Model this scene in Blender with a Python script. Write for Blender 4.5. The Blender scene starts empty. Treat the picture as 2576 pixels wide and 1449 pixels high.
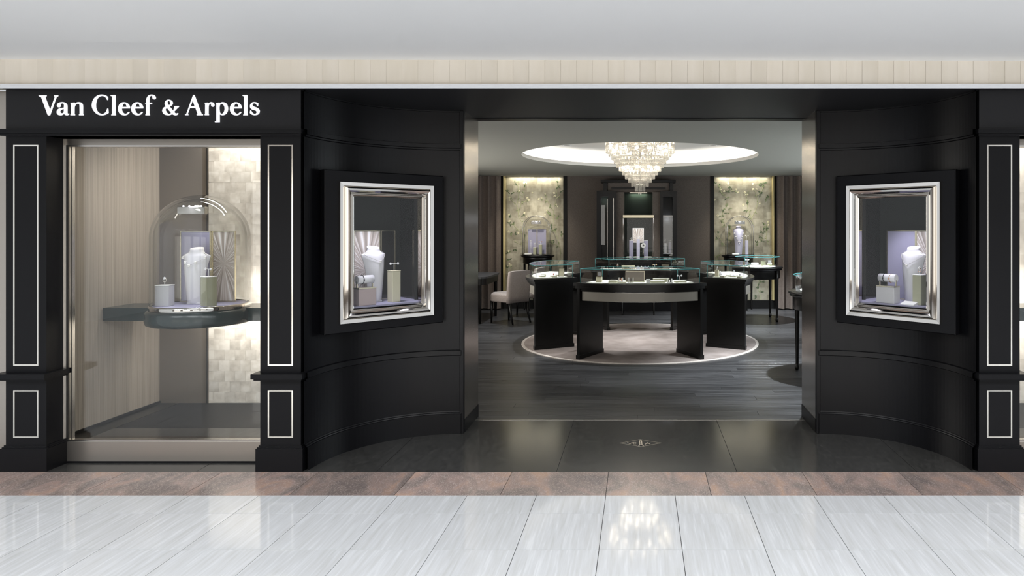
import bpy, math, random
from mathutils import Matrix, Vector

random.seed(7)
PI = math.pi
S = bpy.context.scene
COL = S.collection

# ------------------------------------------------------------------ camera, world, large lights, exposure
FPX, PX, PY, EYE = 1700.0, 1610.0, 570.0, 1.55       # 24 mm shift lens, 2576 x 1449 frame
cam_d = bpy.data.cameras.new('camera')
cam_d.sensor_width = 36.0
cam_d.lens = 36.0 * FPX / 2576.0
cam_d.shift_x = -(PX - 1288.0) / 2576.0
cam_d.shift_y = -(724.5 - PY) / 2576.0
cam_d.clip_start, cam_d.clip_end = 0.05, 100
cam = bpy.data.objects.new('camera', cam_d)
COL.objects.link(cam)
cam.location = (0, 0, EYE)
cam.rotation_euler = (PI / 2, 0, 0)
S.camera = cam

W = bpy.data.worlds.new('mall_ambient')
S.world = W
W.use_nodes = True
W.node_tree.nodes['Background'].inputs[0].default_value = (0.93, 0.96, 1.0, 1)
W.node_tree.nodes['Background'].inputs[1].default_value = 0.90


def lamp(name, kind, loc, energy, color=(1, 1, 1), target=None, size=None, size_y=None, spot=None, blend=0.5, radius=0.03):
    d = bpy.data.lights.new(name, kind)
    d.energy = energy
    d.color = color
    if kind == 'AREA':
        d.shape = 'RECTANGLE' if size_y else 'SQUARE'
        d.size = size
        if size_y:
            d.size_y = size_y
    else:
        d.shadow_soft_size = radius
    if kind == 'SPOT':
        d.spot_size = math.radians(spot)
        d.spot_blend = blend
    o = bpy.data.objects.new(name, d)
    COL.objects.link(o)
    o.location = loc
    t = Vector(target if target else (loc[0], loc[1], loc[2] - 1))
    v = t - Vector(loc)
    o.rotation_euler = v.to_track_quat('-Z', 'Y').to_euler()
    return o


# ceiling lights of the mall concourse behind the camera
for i, x in enumerate((-5.2, -1.7, 1.8, 5.0)):
    lamp('concourse_ceiling_light', 'AREA', (x, -0.6, 4.2), 165, (0.93, 0.96, 1.0), (x, 1.2, 0), 2.6, 1.6)

S.view_settings.view_transform = 'Standard'
S.view_settings.look = 'None'
S.view_settings.gamma = 1.0
S.view_settings.exposure = 0.0
S.view_settings.use_curve_mapping = False
S.cycles.use_denoising = True
S.cycles.max_bounces = 10
S.cycles.transparent_max_bounces = 32
S.cycles.sample_clamp_indirect = 4.0
S.cycles.caustics_reflective = False
S.cycles.caustics_refractive = False


# ------------------------------------------------------------------ materials
def nt(m):
    m.use_nodes = True
    return m.node_tree.nodes, m.node_tree.links


def mat(name, col, rough=0.5, metal=0.0, spec=0.5, emit=None, es=0.0, coat=0.0):
    m = bpy.data.materials.new(name)
    n, l = nt(m)
    b = n['Principled BSDF']
    b.inputs['Base Color'].default_value = (*col, 1)
    b.inputs['Roughness'].default_value = rough
    b.inputs['Metallic'].default_value = metal
    b.inputs['Specular IOR Level'].default_value = spec
    if coat:
        b.inputs['Coat Weight'].default_value = coat
        b.inputs['Coat Roughness'].default_value = 0.08
    if emit:
        b.inputs['Emission Color'].default_value = (*emit, 1)
        b.inputs['Emission Strength'].default_value = es
    return m


def add_noise(m, cols, scale=(1, 1, 1), nscale=5.0, detail=4.0, distort=0.0, rot=(0, 0, 0), rnd=0.0, bump=0.0, pos=(0.3, 0.7), rrough=None, val=0.0):
    """colour from stretched noise in object/world space, shifted by the piece's own random number"""
    n, l = nt(m)
    b = n['Principled BSDF']
    geo = n.new('ShaderNodeNewGeometry')
    mp = n.new('ShaderNodeMapping')
    mp.inputs['Scale'].default_value = scale
    mp.inputs['Rotation'].default_value = rot
    l.new(geo.outputs['Position'], mp.inputs['Vector'])
    vec = mp.outputs['Vector']
    info = None
    if rnd or val:
        info = n.new('ShaderNodeObjectInfo')
    if rnd:
        ad = n.new('ShaderNodeVectorMath')
        ad.operation = 'ADD'
        ml = n.new('ShaderNodeMath')
        ml.operation = 'MULTIPLY'
        ml.inputs[1].default_value = rnd
        l.new(info.outputs['Random'], ml.inputs[0])
        l.new(vec, ad.inputs[0])
        l.new(ml.outputs[0], ad.inputs[1])
        vec = ad.outputs[0]
    ns = n.new('ShaderNodeTexNoise')
    ns.inputs['Scale'].default_value = nscale
    ns.inputs['Detail'].default_value = detail
    ns.inputs['Distortion'].default_value = distort
    l.new(vec, ns.inputs['Vector'])
    cr = n.new('ShaderNodeValToRGB')
    els = cr.color_ramp.elements
    k = len(cols)
    els[0].position, els[0].color = pos[0], (*cols[0], 1)
    els[1].position, els[1].color = pos[1], (*cols[-1], 1)
    for i in range(1, k - 1):
        e = els.new(pos[0] + (pos[1] - pos[0]) * i / (k - 1))
        e.color = (*cols[i], 1)
    l.new(ns.outputs['Fac'], cr.inputs['Fac'])
    out = cr.outputs['Color']
    if val:
        hs = n.new('ShaderNodeHueSaturation')
        mr = n.new('ShaderNodeMapRange')
        mr.inputs['To Min'].default_value = 1 - val
        mr.inputs['To Max'].default_value = 1 + val
        l.new(info.outputs['Random'], mr.inputs['Value'])
        l.new(mr.outputs[0], hs.inputs['Value'])
        l.new(out, hs.inputs['Color'])
        out = hs.outputs['Color']
    l.new(out, b.inputs['Base Color'])
    if bump:
        bp = n.new('ShaderNodeBump')
        bp.inputs['Strength'].default_value = bump
        bp.inputs['Distance'].default_value = 0.01
        l.new(ns.outputs['Fac'], bp.inputs['Height'])
        l.new(bp.outputs['Normal'], b.inputs['Normal'])
    if rrough:
        mr2 = n.new('ShaderNodeMapRange')
        mr2.inputs['To Min'].default_value = rrough[0]
        mr2.inputs['To Max'].default_value = rrough[1]
        l.new(ns.outputs['Fac'], mr2.inputs['Value'])
        l.new(mr2.outputs[0], b.inputs['Roughness'])
    return m, out


def glass_mat(name, tint=(1, 1, 1), base=0.035, edge=0.75):
    """thin clear pane: light goes straight through, mirror reflection after Schlick"""
    m = bpy.data.materials.new(name)
    n, l = nt(m)
    n.remove(n['Principled BSDF'])
    out = n['Material Output']
    tr = n.new('ShaderNodeBsdfTransparent')
    tr.inputs[0].default_value = (*tint, 1)
    gl = n.new('ShaderNodeBsdfGlossy')
    gl.inputs['Roughness'].default_value = 0.0
    gl.inputs['Color'].default_value = (1, 1, 1, 1)
    lw = n.new('ShaderNodeLayerWeight')
    lw.inputs['Blend'].default_value = 0.5
    pw = n.new('ShaderNodeMath')
    pw.operation = 'POWER'
    pw.inputs[1].default_value = 4.0
    l.new(lw.outputs['Facing'], pw.inputs[0])
    mr = n.new('ShaderNodeMapRange')
    mr.inputs['To Min'].default_value = base
    mr.inputs['To Max'].default_value = edge
    l.new(pw.outputs[0], mr.inputs['Value'])
    mx = n.new('ShaderNodeMixShader')
    l.new(mr.outputs[0], mx.inputs['Fac'])
    l.new(tr.outputs[0], mx.inputs[1])
    l.new(gl.outputs[0], mx.inputs[2])
    l.new(mx.outputs[0], out.inputs['Surface'])
    return m


def crystal_mat(name):
    m = bpy.data.materials.new(name)
    n, l = nt(m)
    n.remove(n['Principled BSDF'])
    out = n['Material Output']
    tr = n.new('ShaderNodeBsdfTransparent')
    tr.inputs[0].default_value = (0.97, 0.97, 0.95, 1)
    gl = n.new('ShaderNodeBsdfGlossy')
    gl.inputs['Roughness'].default_value = 0.08
    ts = n.new('ShaderNodeBsdfTranslucent')
    ts.inputs[0].default_value = (1, 0.97, 0.93, 1)
    a = n.new('ShaderNodeMixShader')
    a.inputs['Fac'].default_value = 0.32
    l.new(gl.outputs[0], a.inputs[1])
    l.new(ts.outputs[0], a.inputs[2])
    b = n.new('ShaderNodeMixShader')
    b.inputs['Fac'].default_value = 0.40
    l.new(tr.outputs[0], b.inputs[1])
    l.new(a.outputs[0], b.inputs[2])
    l.new(b.outputs[0], out.inputs['Surface'])
    return m


def leaf_square_mat(name, c0, c1, c2, size, rough=0.38, metal=0.35, bright=0.25):
    """metal leaf laid in squares: each square its own tone, cloudy inside"""
    m = mat(name, c1, rough, metal)
    n, l = nt(m)
    b = n['Principled BSDF']
    geo = n.new('ShaderNodeNewGeometry')
    mp = n.new('ShaderNodeMapping')
    mp.inputs['Rotation'].default_value = (PI / 2, 0, 0)
    l.new(geo.outputs['Position'], mp.inputs['Vector'])
    br = n.new('ShaderNodeTexBrick')
    br.offset = 0.5
    br.inputs['Color1'].default_value = (0.15, 0.15, 0.15, 1)
    br.inputs['Color2'].default_value = (0.85, 0.85, 0.85, 1)
    br.inputs['Mortar'].default_value = (0.6, 0.6, 0.6, 1)
    br.inputs['Scale'].default_value = 1.0
    br.inputs['Mortar Size'].default_value = 0.0008
    br.inputs['Brick Width'].default_value = size
    br.inputs['Row Height'].default_value = size
    l.new(mp.outputs[0], br.inputs['Vector'])
    ns = n.new('ShaderNodeTexNoise')
    ns.inputs['Scale'].default_value = 9.0
    ns.inputs['Detail'].default_value = 5.0
    l.new(geo.outputs['Position'], ns.inputs['Vector'])
    mx = n.new('ShaderNodeMix')
    mx.data_type = 'FLOAT'
    mx.inputs[0].default_value = 1 - bright
    l.new(br.outputs['Color'], mx.inputs[2])
    l.new(ns.outputs['Fac'], mx.inputs[3])
    cr = n.new('ShaderNodeValToRGB')
    e = cr.color_ramp.elements
    e[0].position, e[0].color = 0.3, (*c0, 1)
    e[1].position, e[1].color = 0.7, (*c2, 1)
    q = e.new(0.5)
    q.color = (*c1, 1)
    l.new(mx.outputs[0], cr.inputs['Fac'])
    l.new(cr.outputs['Color'], b.inputs['Base Color'])
    return m


def emit_mat(name, col, strength):
    m = bpy.data.materials.new(name)
    n, l = nt(m)
    n.remove(n['Principled BSDF'])
    e = n.new('ShaderNodeEmission')
    e.inputs[0].default_value = (*col, 1)
    e.inputs[1].default_value = strength
    l.new(e.outputs[0], n['Material Output'].inputs['Surface'])
    return m


M = {}
M['lacquer'] = mat('black_satin_lacquer', (0.0065, 0.0065, 0.0075), 0.36, 0, 0.14)
M['lacquer_matt'] = mat('black_matt_lacquer', (0.010, 0.010, 0.0115), 0.5, 0, 0.26)
M['lacquer_gloss'] = mat('black_polished_lacquer', (0.0035, 0.0035, 0.0045), 0.34, 0, 0.30)
M['jamb'] = mat('dark_polished_metal', (0.36, 0.335, 0.315), 0.21, 0.95)
M['inlay'] = mat('polished_nickel_inlay', (0.82, 0.79, 0.72), 0.16, 1.0)
M['chrome'] = mat('chrome', (0.66, 0.64, 0.61), 0.05, 1.0)
M['steel'] = mat('satin_steel', (0.56, 0.54, 0.51), 0.26, 1.0)
M['brushed'] = mat('brushed_bronze_steel', (0.42, 0.385, 0.345), 0.33, 0.9)
M['wood_black'] = mat('black_stained_wood', (0.0055, 0.0052, 0.005), 0.3, 0, 0.32)
M['gold'] = mat('pale_gold', (0.86, 0.66, 0.36), 0.2, 1.0)
M['rose_gold'] = mat('rose_gold', (0.85, 0.5, 0.36), 0.2, 1.0)
M['diamond'] = mat('diamond_white', (0.95, 0.95, 1.0), 0.06, 0.35, 0.9)
M['pearl'] = mat('mother_of_pearl', (0.92, 0.9, 0.88), 0.18, 0.0, 0.7)
M['thread'] = mat('pale_silver_thread', (0.62, 0.6, 0.6), 0.35, 0.3)
M['onyx'] = mat('dark_stone', (0.02, 0.018, 0.03), 0.12)
M['white_trim'] = mat('white_painted_metal', (0.78, 0.79, 0.81), 0.4)
M['mall_ceiling'], _ = add_noise(mat('mall_ceiling_paint', (0.80, 0.81, 0.82), 0.85, 0, 0.2), [(0.88, 0.885, 0.88), (0.91, 0.91, 0.905)], nscale=0.6)
M['fascia'], _ = add_noise(mat('cream_board', (0.72, 0.66, 0.55), 0.6, 0, 0.3), [(0.74, 0.67, 0.56), (0.82, 0.75, 0.65)], scale=(1, 1, 0.15), nscale=9, rnd=30, val=0.035)
M['marble'], _ = add_noise(mat('white_marble', (0.66, 0.67, 0.68), 0.07, 0, 0.42),
                           [(0.52, 0.52, 0.515), (0.56, 0.562, 0.565), (0.59, 0.595, 0.605), (0.66, 0.665, 0.675)], scale=(26, 1.6, 1), rot=(0, 0, 0.16), nscale=2.2, detail=10, distort=0.35, rnd=40, val=0.03, pos=(0.28, 0.70))
M['grout'] = mat('grey_grout', (0.16, 0.16, 0.16), 0.9)


def red_marble():
    m = mat('red_brown_marble', (0.3, 0.2, 0.17), 0.17, 0, 0.5)
    n, l = nt(m)
    b = n['Principled BSDF']
    geo = n.new('ShaderNodeNewGeometry')
    info = n.new('ShaderNodeObjectInfo')
    ml = n.new('ShaderNodeMath')
    ml.operation = 'MULTIPLY'
    ml.inputs[1].default_value = 25
    l.new(info.outputs['Random'], ml.inputs[0])
    ad = n.new('ShaderNodeVectorMath')
    l.new(geo.outputs['Position'], ad.inputs[0])
    l.new(ml.outputs[0], ad.inputs[1])
    mp = n.new('ShaderNodeMapping')
    mp.inputs['Scale'].default_value = (1.0, 0.55, 1)
    mp.inputs['Rotation'].default_value = (0, 0, 0.6)
    l.new(ad.outputs[0], mp.inputs['Vector'])
    big = n.new('ShaderNodeTexNoise')
    big.inputs['Scale'].default_value = 5.5
    big.inputs['Detail'].default_value = 8
    big.inputs['Distortion'].default_value = 1.2
    l.new(mp.outputs[0], big.inputs['Vector'])
    cr = n.new('ShaderNodeValToRGB')
    e = cr.color_ramp.elements
    e[0].position, e[0].color = 0.33, (0.19, 0.155, 0.142, 1)
    e[1].position, e[1].color = 0.70, (0.42, 0.275, 0.205, 1)
    for p, c in ((0.45, (0.25, 0.195, 0.172)), (0.56, (0.32, 0.235, 0.205))):
        q = e.new(p)
        q.color = (*c, 1)
    l.new(big.outputs['Fac'], cr.inputs['Fac'])
    vein = n.new('ShaderNodeTexNoise')
    vein.inputs['Scale'].default_value = 30
    vein.inputs['Detail'].default_value = 3
    vein.inputs['Distortion'].default_value = 2.4
    l.new(mp.outputs[0], vein.inputs['Vector'])
    vr = n.new('ShaderNodeValToRGB')
    e = vr.color_ramp.elements
    e[0].position, e[0].color = 0.47, (0, 0, 0, 1)
    e[1].position, e[1].color = 0.53, (0, 0, 0, 1)
    q = e.new(0.5)
    q.color = (0.62, 0.62, 0.62, 1)
    l.new(vein.outputs['Fac'], vr.inputs['Fac'])
    mx = n.new('ShaderNodeMix')
    mx.data_type = 'RGBA'
    l.new(vr.outputs['Color'], mx.inputs[0])
    l.new(cr.outputs['Color'], mx.inputs[6])
    mx.inputs[7].default_value = (0.56, 0.46, 0.42, 1)
    hs = n.new('ShaderNodeHueSaturation')
    mr = n.new('ShaderNodeMapRange')
    mr.inputs['To Min'].default_value = 0.82
    mr.inputs['To Max'].default_value = 1.16
    l.new(info.outputs['Random'], mr.inputs['Value'])
    l.new(mr.outputs[0], hs.inputs['Value'])
    l.new(mx.outputs[2], hs.inputs['Color'])
    l.new(hs.outputs['Color'], b.inputs['Base Color'])
    return m


M['red_marble'] = red_marble()
M['granite'], _ = add_noise(mat('black_granite', (0.02, 0.02, 0.02), 0.24, 0, 0.5), [(0.030, 0.0295, 0.0275), (0.040, 0.039, 0.0365), (0.056, 0.054, 0.050)], scale=(1, 0.4, 1), nscale=45, detail=8, rnd=9, rrough=(0.13, 0.21))
M['plank'], _ = add_noise(mat('black_oak', (0.02, 0.02, 0.021), 0.3, 0, 0.5), [(0.018, 0.018, 0.019), (0.036, 0.036, 0.038), (0.060, 0.060, 0.063)], scale=(1.2, 22, 1), nscale=2.5, detail=7, distort=0.6, rnd=30, val=0.3, bump=0.15, rrough=(0.22, 0.42))
M['shop_ceiling'] = mat('grey_green_ceiling_paint', (0.335, 0.335, 0.30), 0.8, 0, 0.2)
M['cove'] = mat('cove_white', (0.85, 0.84, 0.81), 0.8, 0, 0.2)
M['taupe'], _ = add_noise(mat('taupe_wall_fabric', (0.12, 0.1, 0.088), 0.85, 0, 0.2), [(0.105, 0.088, 0.078), (0.135, 0.115, 0.1)], nscale=60, detail=2)
M['curtain'], _ = add_noise(mat('taupe_curtain', (0.15, 0.12, 0.105), 0.9, 0, 0.15), [(0.135, 0.108, 0.095), (0.17, 0.14, 0.122)], nscale=40)
M['carpet'], _ = add_noise(mat('mauve_carpet', (0.30, 0.26, 0.24), 0.95, 0, 0.05), [(0.19, 0.16, 0.145), (0.235, 0.20, 0.185), (0.275, 0.24, 0.225)], nscale=4.5, detail=9, bump=0.3)
M['carpet_rim'], _ = add_noise(mat('pale_carpet_border', (0.55, 0.5, 0.46), 0.95, 0, 0.05), [(0.48, 0.43, 0.39), (0.58, 0.53, 0.49)], nscale=40)
M['fabric_wall'], _ = add_noise(mat('ribbed_beige_fabric', (0.36, 0.32, 0.27), 0.8, 0, 0.2), [(0.27, 0.235, 0.195), (0.39, 0.34, 0.285)], scale=(60, 60, 0.7), nscale=2.2, detail=3, bump=0.2)
M['brown_panel'] = mat('smoked_bronze_panel', (0.17, 0.145, 0.12), 0.2, 0.25)
M['silver_leaf'] = leaf_square_mat('silver_leaf', (0.46, 0.42, 0.37), (0.60, 0.56, 0.50), (0.74, 0.71, 0.65), 0.083, 0.62, 0.0, 0.36)
M['leaf_square'], _ = add_noise(mat('silver_leaf_square', (0.6, 0.56, 0.5), 0.55, 0.1), [(0.44, 0.405, 0.36), (0.58, 0.545, 0.49), (0.70, 0.67, 0.62)], nscale=11, detail=5, rnd=20, val=0.10, pos=(0.3, 0.66))
M['gold_leaf'] = leaf_square_mat('champagne_leaf_paper', (0.22, 0.20, 0.145), (0.34, 0.315, 0.24), (0.48, 0.45, 0.355), 0.13, 0.45, 0.25, 0.3)
M['gold_edge'] = mat('gilded_edge', (0.62, 0.52, 0.26), 0.4, 0.4)
M['stem'] = mat('pale_stem_paint', (0.40, 0.42, 0.24), 0.7)
M['leaf'] = mat('dark_leaf_paint', (0.085, 0.115, 0.06), 0.7)
M['leaf_mid'] = mat('green_leaf_paint', (0.20, 0.24, 0.12), 0.7)
M['petal'] = mat('cream_petal_paint', (0.70, 0.66, 0.46), 0.7)
M['green_shelf'] = mat('dark_green_lacquer', (0.012, 0.026, 0.026), 0.22, 0, 0.5)
M['case_green'] = mat('dark_green_velvet', (0.017, 0.021, 0.018), 0.8, 0, 0.2)
M['case_dark'] = mat('smoked_mirror', (0.02, 0.018, 0.018), 0.06, 0.3, 0.6)
M['lavender'] = mat('lavender_suede', (0.36, 0.35, 0.48), 0.85, 0, 0.2)
M['bust'] = mat('white_leather', (0.80, 0.79, 0.83), 0.55, 0, 0.3)
M['bust_lav'] = mat('pale_lavender_leather', (0.66, 0.65, 0.82), 0.6, 0, 0.3)
M['stand_grey'] = mat('pearl_grey_leather', (0.55, 0.54, 0.56), 0.55, 0, 0.3)
M['stand_mauve'] = mat('mauve_leather', (0.42, 0.34, 0.34), 0.55, 0, 0.3)
M['stand_green'] = mat('pale_olive_leather', (0.42, 0.42, 0.30), 0.55, 0, 0.3)
M['stand_cream'] = mat('cream_leather', (0.66, 0.62, 0.46), 0.55, 0, 0.3)
M['white_card'] = mat('white_card', (0.86, 0.86, 0.84), 0.5)
M['tray_sage'] = mat('sage_tray', (0.47, 0.46, 0.33), 0.55)
M['frame_gold'] = mat('slim_champagne_metal', (0.62, 0.57, 0.44), 0.25, 1.0)
M['emblem_metal'] = mat('pale_brass_inlay', (0.62, 0.54, 0.43), 0.45, 0.2)
M['deck'] = mat('ivory_suede', (0.74, 0.76, 0.68), 0.85, 0, 0.2)
M['apron'] = mat('taupe_silver_panel', (0.36, 0.335, 0.29), 0.42, 0.3)
M['chair_fabric'], _ = add_noise(mat('mauve_grey_upholstery', (0.36, 0.31, 0.285), 0.9, 0, 0.15), [(0.33, 0.285, 0.26), (0.41, 0.355, 0.33)], nscale=70)
M['desk_top'] = mat('dark_desk_leather', (0.05, 0.05, 0.053), 0.3)
M['glass'] = glass_mat('clear_pane', (0.985, 0.99, 0.985), 0.02)
M['shop_glass'] = glass_mat('shop_window_pane', (0.97, 0.975, 0.97), 0.032, 0.7)
M['dome_glass'] = glass_mat('bell_glass', (0.985, 0.99, 0.985), 0.025, 0.9)
_n, _l = nt(M['dome_glass'])                          # thick glass swallows light where it is seen edge-on
_mx = _n.new('ShaderNodeMix')
_mx.data_type = 'RGBA'
_mx.inputs[6].default_value = (0.985, 0.99, 0.985, 1)
_mx.inputs[7].default_value = (0.30, 0.30, 0.28, 1)
_pw = [q for q in _n if q.bl_idname == 'ShaderNodeMath'][0]
_l.new(_pw.outputs[0], _mx.inputs[0])
_l.new(_mx.outputs[2], [q for q in _n if q.bl_idname == 'ShaderNodeBsdfTransparent'][0].inputs[0])
M['glass_edge'] = mat('teal_glass_edge', (0.045, 0.22, 0.225), 0.12, 0, 0.6)
M['crystal'] = crystal_mat('crystal_prism')
M['bulb'] = emit_mat('warm_bulb', (1.0, 0.87, 0.68), 40)
M['led'] = emit_mat('cove_led', (1.0, 0.96, 0.9), 26)
M['sign'] = emit_mat('sign_letter_light', (0.95, 0.96, 1.0), 1.08)
M['led_small'] = emit_mat('case_led', (0.95, 0.93, 1.0), 9)
M['case_wall'] = mat('vitrine_inner_black', (0.02, 0.02, 0.02), 0.6)
M['dark_metal'] = mat('dark_metal', (0.05, 0.05, 0.05), 0.35, 0.8)
M['red_shell'] = mat('dark_red_shell', (0.28, 0.02, 0.025), 0.3)
M['fill_panel'] = emit_mat('fill_panel_glow', (1.0, 0.96, 0.90), 2.5)  # emission for the added light panels behind the camera
M['opposite'] = mat('opposite_shop_wall', (0.16, 0.13, 0.11), 0.6)


def feather_mat():
    """white filaments fanning from a point, drawn in the board's own space"""
    m = mat('fanned_filament_print', (0.6, 0.55, 0.5), 0.6)
    n, l = nt(m)
    b = n['Principled BSDF']
    tc = n.new('ShaderNodeTexCoord')
    sx = n.new('ShaderNodeSeparateXYZ')
    l.new(tc.outputs['Object'], sx.inputs[0])
    at = n.new('ShaderNodeMath')
    at.operation = 'ARCTAN2'
    l.new(sx.outputs['Z'], at.inputs[0])
    l.new(sx.outputs['X'], at.inputs[1])
    ns = n.new('ShaderNodeTexNoise')
    ns.noise_dimensions = '1D'
    ns.inputs['Scale'].default_value = 9.0
    ns.inputs['Detail'].default_value = 6.0
    l.new(at.outputs[0], ns.inputs['W'])
    cr = n.new('ShaderNodeValToRGB')
    e = cr.color_ramp.elements
    e[0].position, e[0].color = 0.36, (0.36, 0.315, 0.28, 1)
    e[1].position, e[1].color = 0.64, (0.88, 0.86, 0.85, 1)
    q = e.new(0.5)
    q.color = (0.58, 0.51, 0.46, 1)
    l.new(ns.outputs['Fac'], cr.inputs['Fac'])
    l.new(cr.outputs['Color'], b.inputs['Base Color'])
    return m


M['feather'] = feather_mat()


# ------------------------------------------------------------------ mesh helpers
WM = {}     # world matrix of every object made here


def reg(o, w):
    WM[o.name] = w.copy()
    return o


def place(name, data, parent=None, F=None):
    """object `name` with `data`, its own frame F given in world space"""
    F = F if F is not None else Matrix.Identity(4)
    o = bpy.data.objects.new(name, data)
    COL.objects.link(o)
    if parent is not None:
        o.parent = parent
        o.matrix_basis = WM[parent.name].inverted() @ F
    else:
        o.matrix_basis = F
    return reg(o, F)


def tag(o, label=None, cat=None, group=None, kind=None):
    if label:
        o['label'] = label
    if cat:
        o['category'] = cat
    if group:
        o['group'] = group
    if kind:
        o['kind'] = kind
    return o


def thing(name, label, cat, F, group=None, kind=None):
    if not isinstance(F, Matrix):
        F = Matrix.Translation(F)
    o = place(name, None, None, F)
    o.empty_display_size = 0.1
    return tag(o, label, cat, group, kind)


def frame(x, y, z, rz=0.0, s=1.0):
    return Matrix.Translation((x, y, z)) @ Matrix.Rotation(rz, 4, 'Z') @ Matrix.Scale(s, 4)


class MB:
    def __init__(self):
        self.v, self.f, self.sm = [], [], []

    def face(self, idx, smooth=False):
        self.f.append(tuple(idx))
        self.sm.append(smooth)

    def poly(self, pts, smooth=False):
        b = len(self.v)
        self.v += [tuple(p) for p in pts]
        self.face(range(b, b + len(pts)), smooth)
        return self

    def box(self, x0, x1, y0, y1, z0, z1):
        b = len(self.v)
        self.v += [(x0, y0, z0), (x1, y0, z0), (x1, y1, z0), (x0, y1, z0), (x0, y0, z1), (x1, y0, z1), (x1, y1, z1), (x0, y1, z1)]
        for q in ((0, 3, 2, 1), (4, 5, 6, 7), (0, 1, 5, 4), (1, 2, 6, 5), (2, 3, 7, 6), (3, 0, 4, 7)):
            self.face([b + i for i in q])
        return self

    def bevel_box(self, x0, x1, y0, y1, z0, z1, e=0.004):
        """box with chamfered edges all round (top, bottom and upright)"""
        def ring(x0, x1, y0, y1, c, z):
            return [(x0 + c, y0, z), (x1 - c, y0, z), (x1, y0 + c, z), (x1, y1 - c, z), (x1 - c, y1, z), (x0 + c, y1, z), (x0, y1 - c, z), (x0, y0 + c, z)]
        rs = [ring(x0 + e, x1 - e, y0 + e, y1 - e, e * 0.6, z0), ring(x0, x1, y0, y1, e, z0 + e), ring(x0, x1, y0, y1, e, z1 - e), ring(x0 + e, x1 - e, y0 + e, y1 - e, e * 0.6, z1)]
        self.loft(rs, True, True, True, False)
        return self

    def loft(self, rings, closed=True, cap0=False, cap1=False, smooth=True):
        b = len(self.v)
        n = len(rings[0])
        for r in rings:
            self.v += [tuple(p) for p in r]
        for i in range(len(rings) - 1):
            for j in range(n if closed else n - 1):
                a, c = b + i * n + j, b + i * n + (j + 1) % n
                self.face((a, c, c + n, a + n), smooth)
        if cap0:
            self.face([b + j for j in reversed(range(n))])
        if cap1:
            e = b + (len(rings) - 1) * n
            self.face([e + j for j in range(n)])
        return self

    def lathe(self, prof, n=32, cx=0, cy=0, cap0=False, cap1=False, smooth=True, a0=0, a1=2 * PI):
        full = abs(a1 - a0 - 2 * PI) < 1e-6
        k = n if full else n + 1
        rings = [[(cx + r * math.cos(a0 + (a1 - a0) * j / n), cy + r * math.sin(a0 + (a1 - a0) * j / n), z) for j in range(k)] for r, z in prof]
        return self.loft(rings, full, cap0, cap1, smooth)

    def tube(self, pts, r, n=8, closed=False, caps=True):
        P = [Vector(p) for p in pts]
        rr = r if isinstance(r, (list, tuple)) else [r] * len(P)
        rings = []
        prev = None
        m = len(P)
        for i, p in enumerate(P):
            if closed:
                t = (P[(i + 1) % m] - P[i - 1]).normalized()
            else:
                t = (P[min(i + 1, m - 1)] - P[max(i - 1, 0)]).normalized()
            if prev is None:
                up = Vector((0, 0, 1)) if abs(t.z) < 0.9 else Vector((1, 0, 0))
                a = t.cross(up).normalized()
            else:
                a = (prev - t * prev.dot(t)).normalized()
            prev = a
            c = t.cross(a)
            rings.append([p + (a * math.cos(2 * PI * j / n) + c * math.sin(2 * PI * j / n)) * rr[i] for j in range(n)])
        if closed:
            rings.append(rings[0])
        return self.loft(rings, True, caps and not closed, caps and not closed)

    def ball(self, c, r, n=10, m=6, sz=1.0):
        prof = [(max(1e-5, r * math.sin(PI * i / m)), -r * sz * math.cos(PI * i / m)) for i in range(m + 1)]
        rings = [[(c[0] + q * math.cos(2 * PI * j / n), c[1] + q * math.sin(2 * PI * j / n), c[2] + z) for j in range(n)] for q, z in prof]
        return self.loft(rings, True)

    def arc(self, r0, r1, a0, a1, z0, z1, n=24):
        """ring sector about the origin; angle 0 points to -Y, positive to +X"""
        rings = []
        for i in range(n + 1):
            a = a0 + (a1 - a0) * i / n
            s, c = math.sin(a), -math.cos(a)
            rings.append([(r0 * s, r0 * c, z0), (r1 * s, r1 * c, z0), (r1 * s, r1 * c, z1), (r0 * s, r0 * c, z1)])
        return self.loft(rings, True, True, True, False)

    def rect_frame(self, hw, z0, z1, prof, cu=0.0, smooth=False):
        """mitred frame round an opening |u|<hw, z0..z1; prof = [(outward, depth)]"""
        rings = []
        for o, d in prof:
            rings.append([(cu - hw - o, d, z0 - o), (cu + hw + o, d, z0 - o), (cu + hw + o, d, z1 + o), (cu - hw - o, d, z1 + o)])
        b = len(self.v)
        for r in rings:
            self.v += r
        for i in range(len(rings) - 1):
            for j in range(4):
                a, c = b + i * 4 + j, b + i * 4 + (j + 1) % 4
                self.face((a, c, c + 4, a + 4), smooth)
        return self

    def mesh(self, name, m=None, auto=None):
        me = bpy.data.meshes.new(name)
        me.from_pydata(self.v, [], self.f)
        me.polygons.foreach_set('use_smooth', self.sm)
        if m is not None:
            me.materials.append(M[m] if isinstance(m, str) else m)
        me.validate()
        me.update()
        return me

    def build(self, name, m, parent=None, F=None, kind=None, label=None):
        o = place(name, self.mesh(name, m), parent, F)
        if kind:
            o['kind'] = kind
        if label:
            o['label'] = label
        return o


I4 = Matrix.Identity(4)


def struct(name, mb, m, parent=None, F=None):
    o = mb.build(name, m, parent, F)
    if parent is None:
        o['kind'] = 'structure'
    return o


def at(px, py, Y):
    """pixel of the photograph -> point on the plane at depth Y"""
    return Vector(((px - PX) * Y / FPX, Y, EYE - (py - PY) * Y / FPX))


def floor_at(px, py, z=0.0):
    Y = FPX * (EYE - z) / (py - PY)
    return Vector(((px - PX) * Y / FPX, Y, z))


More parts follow.
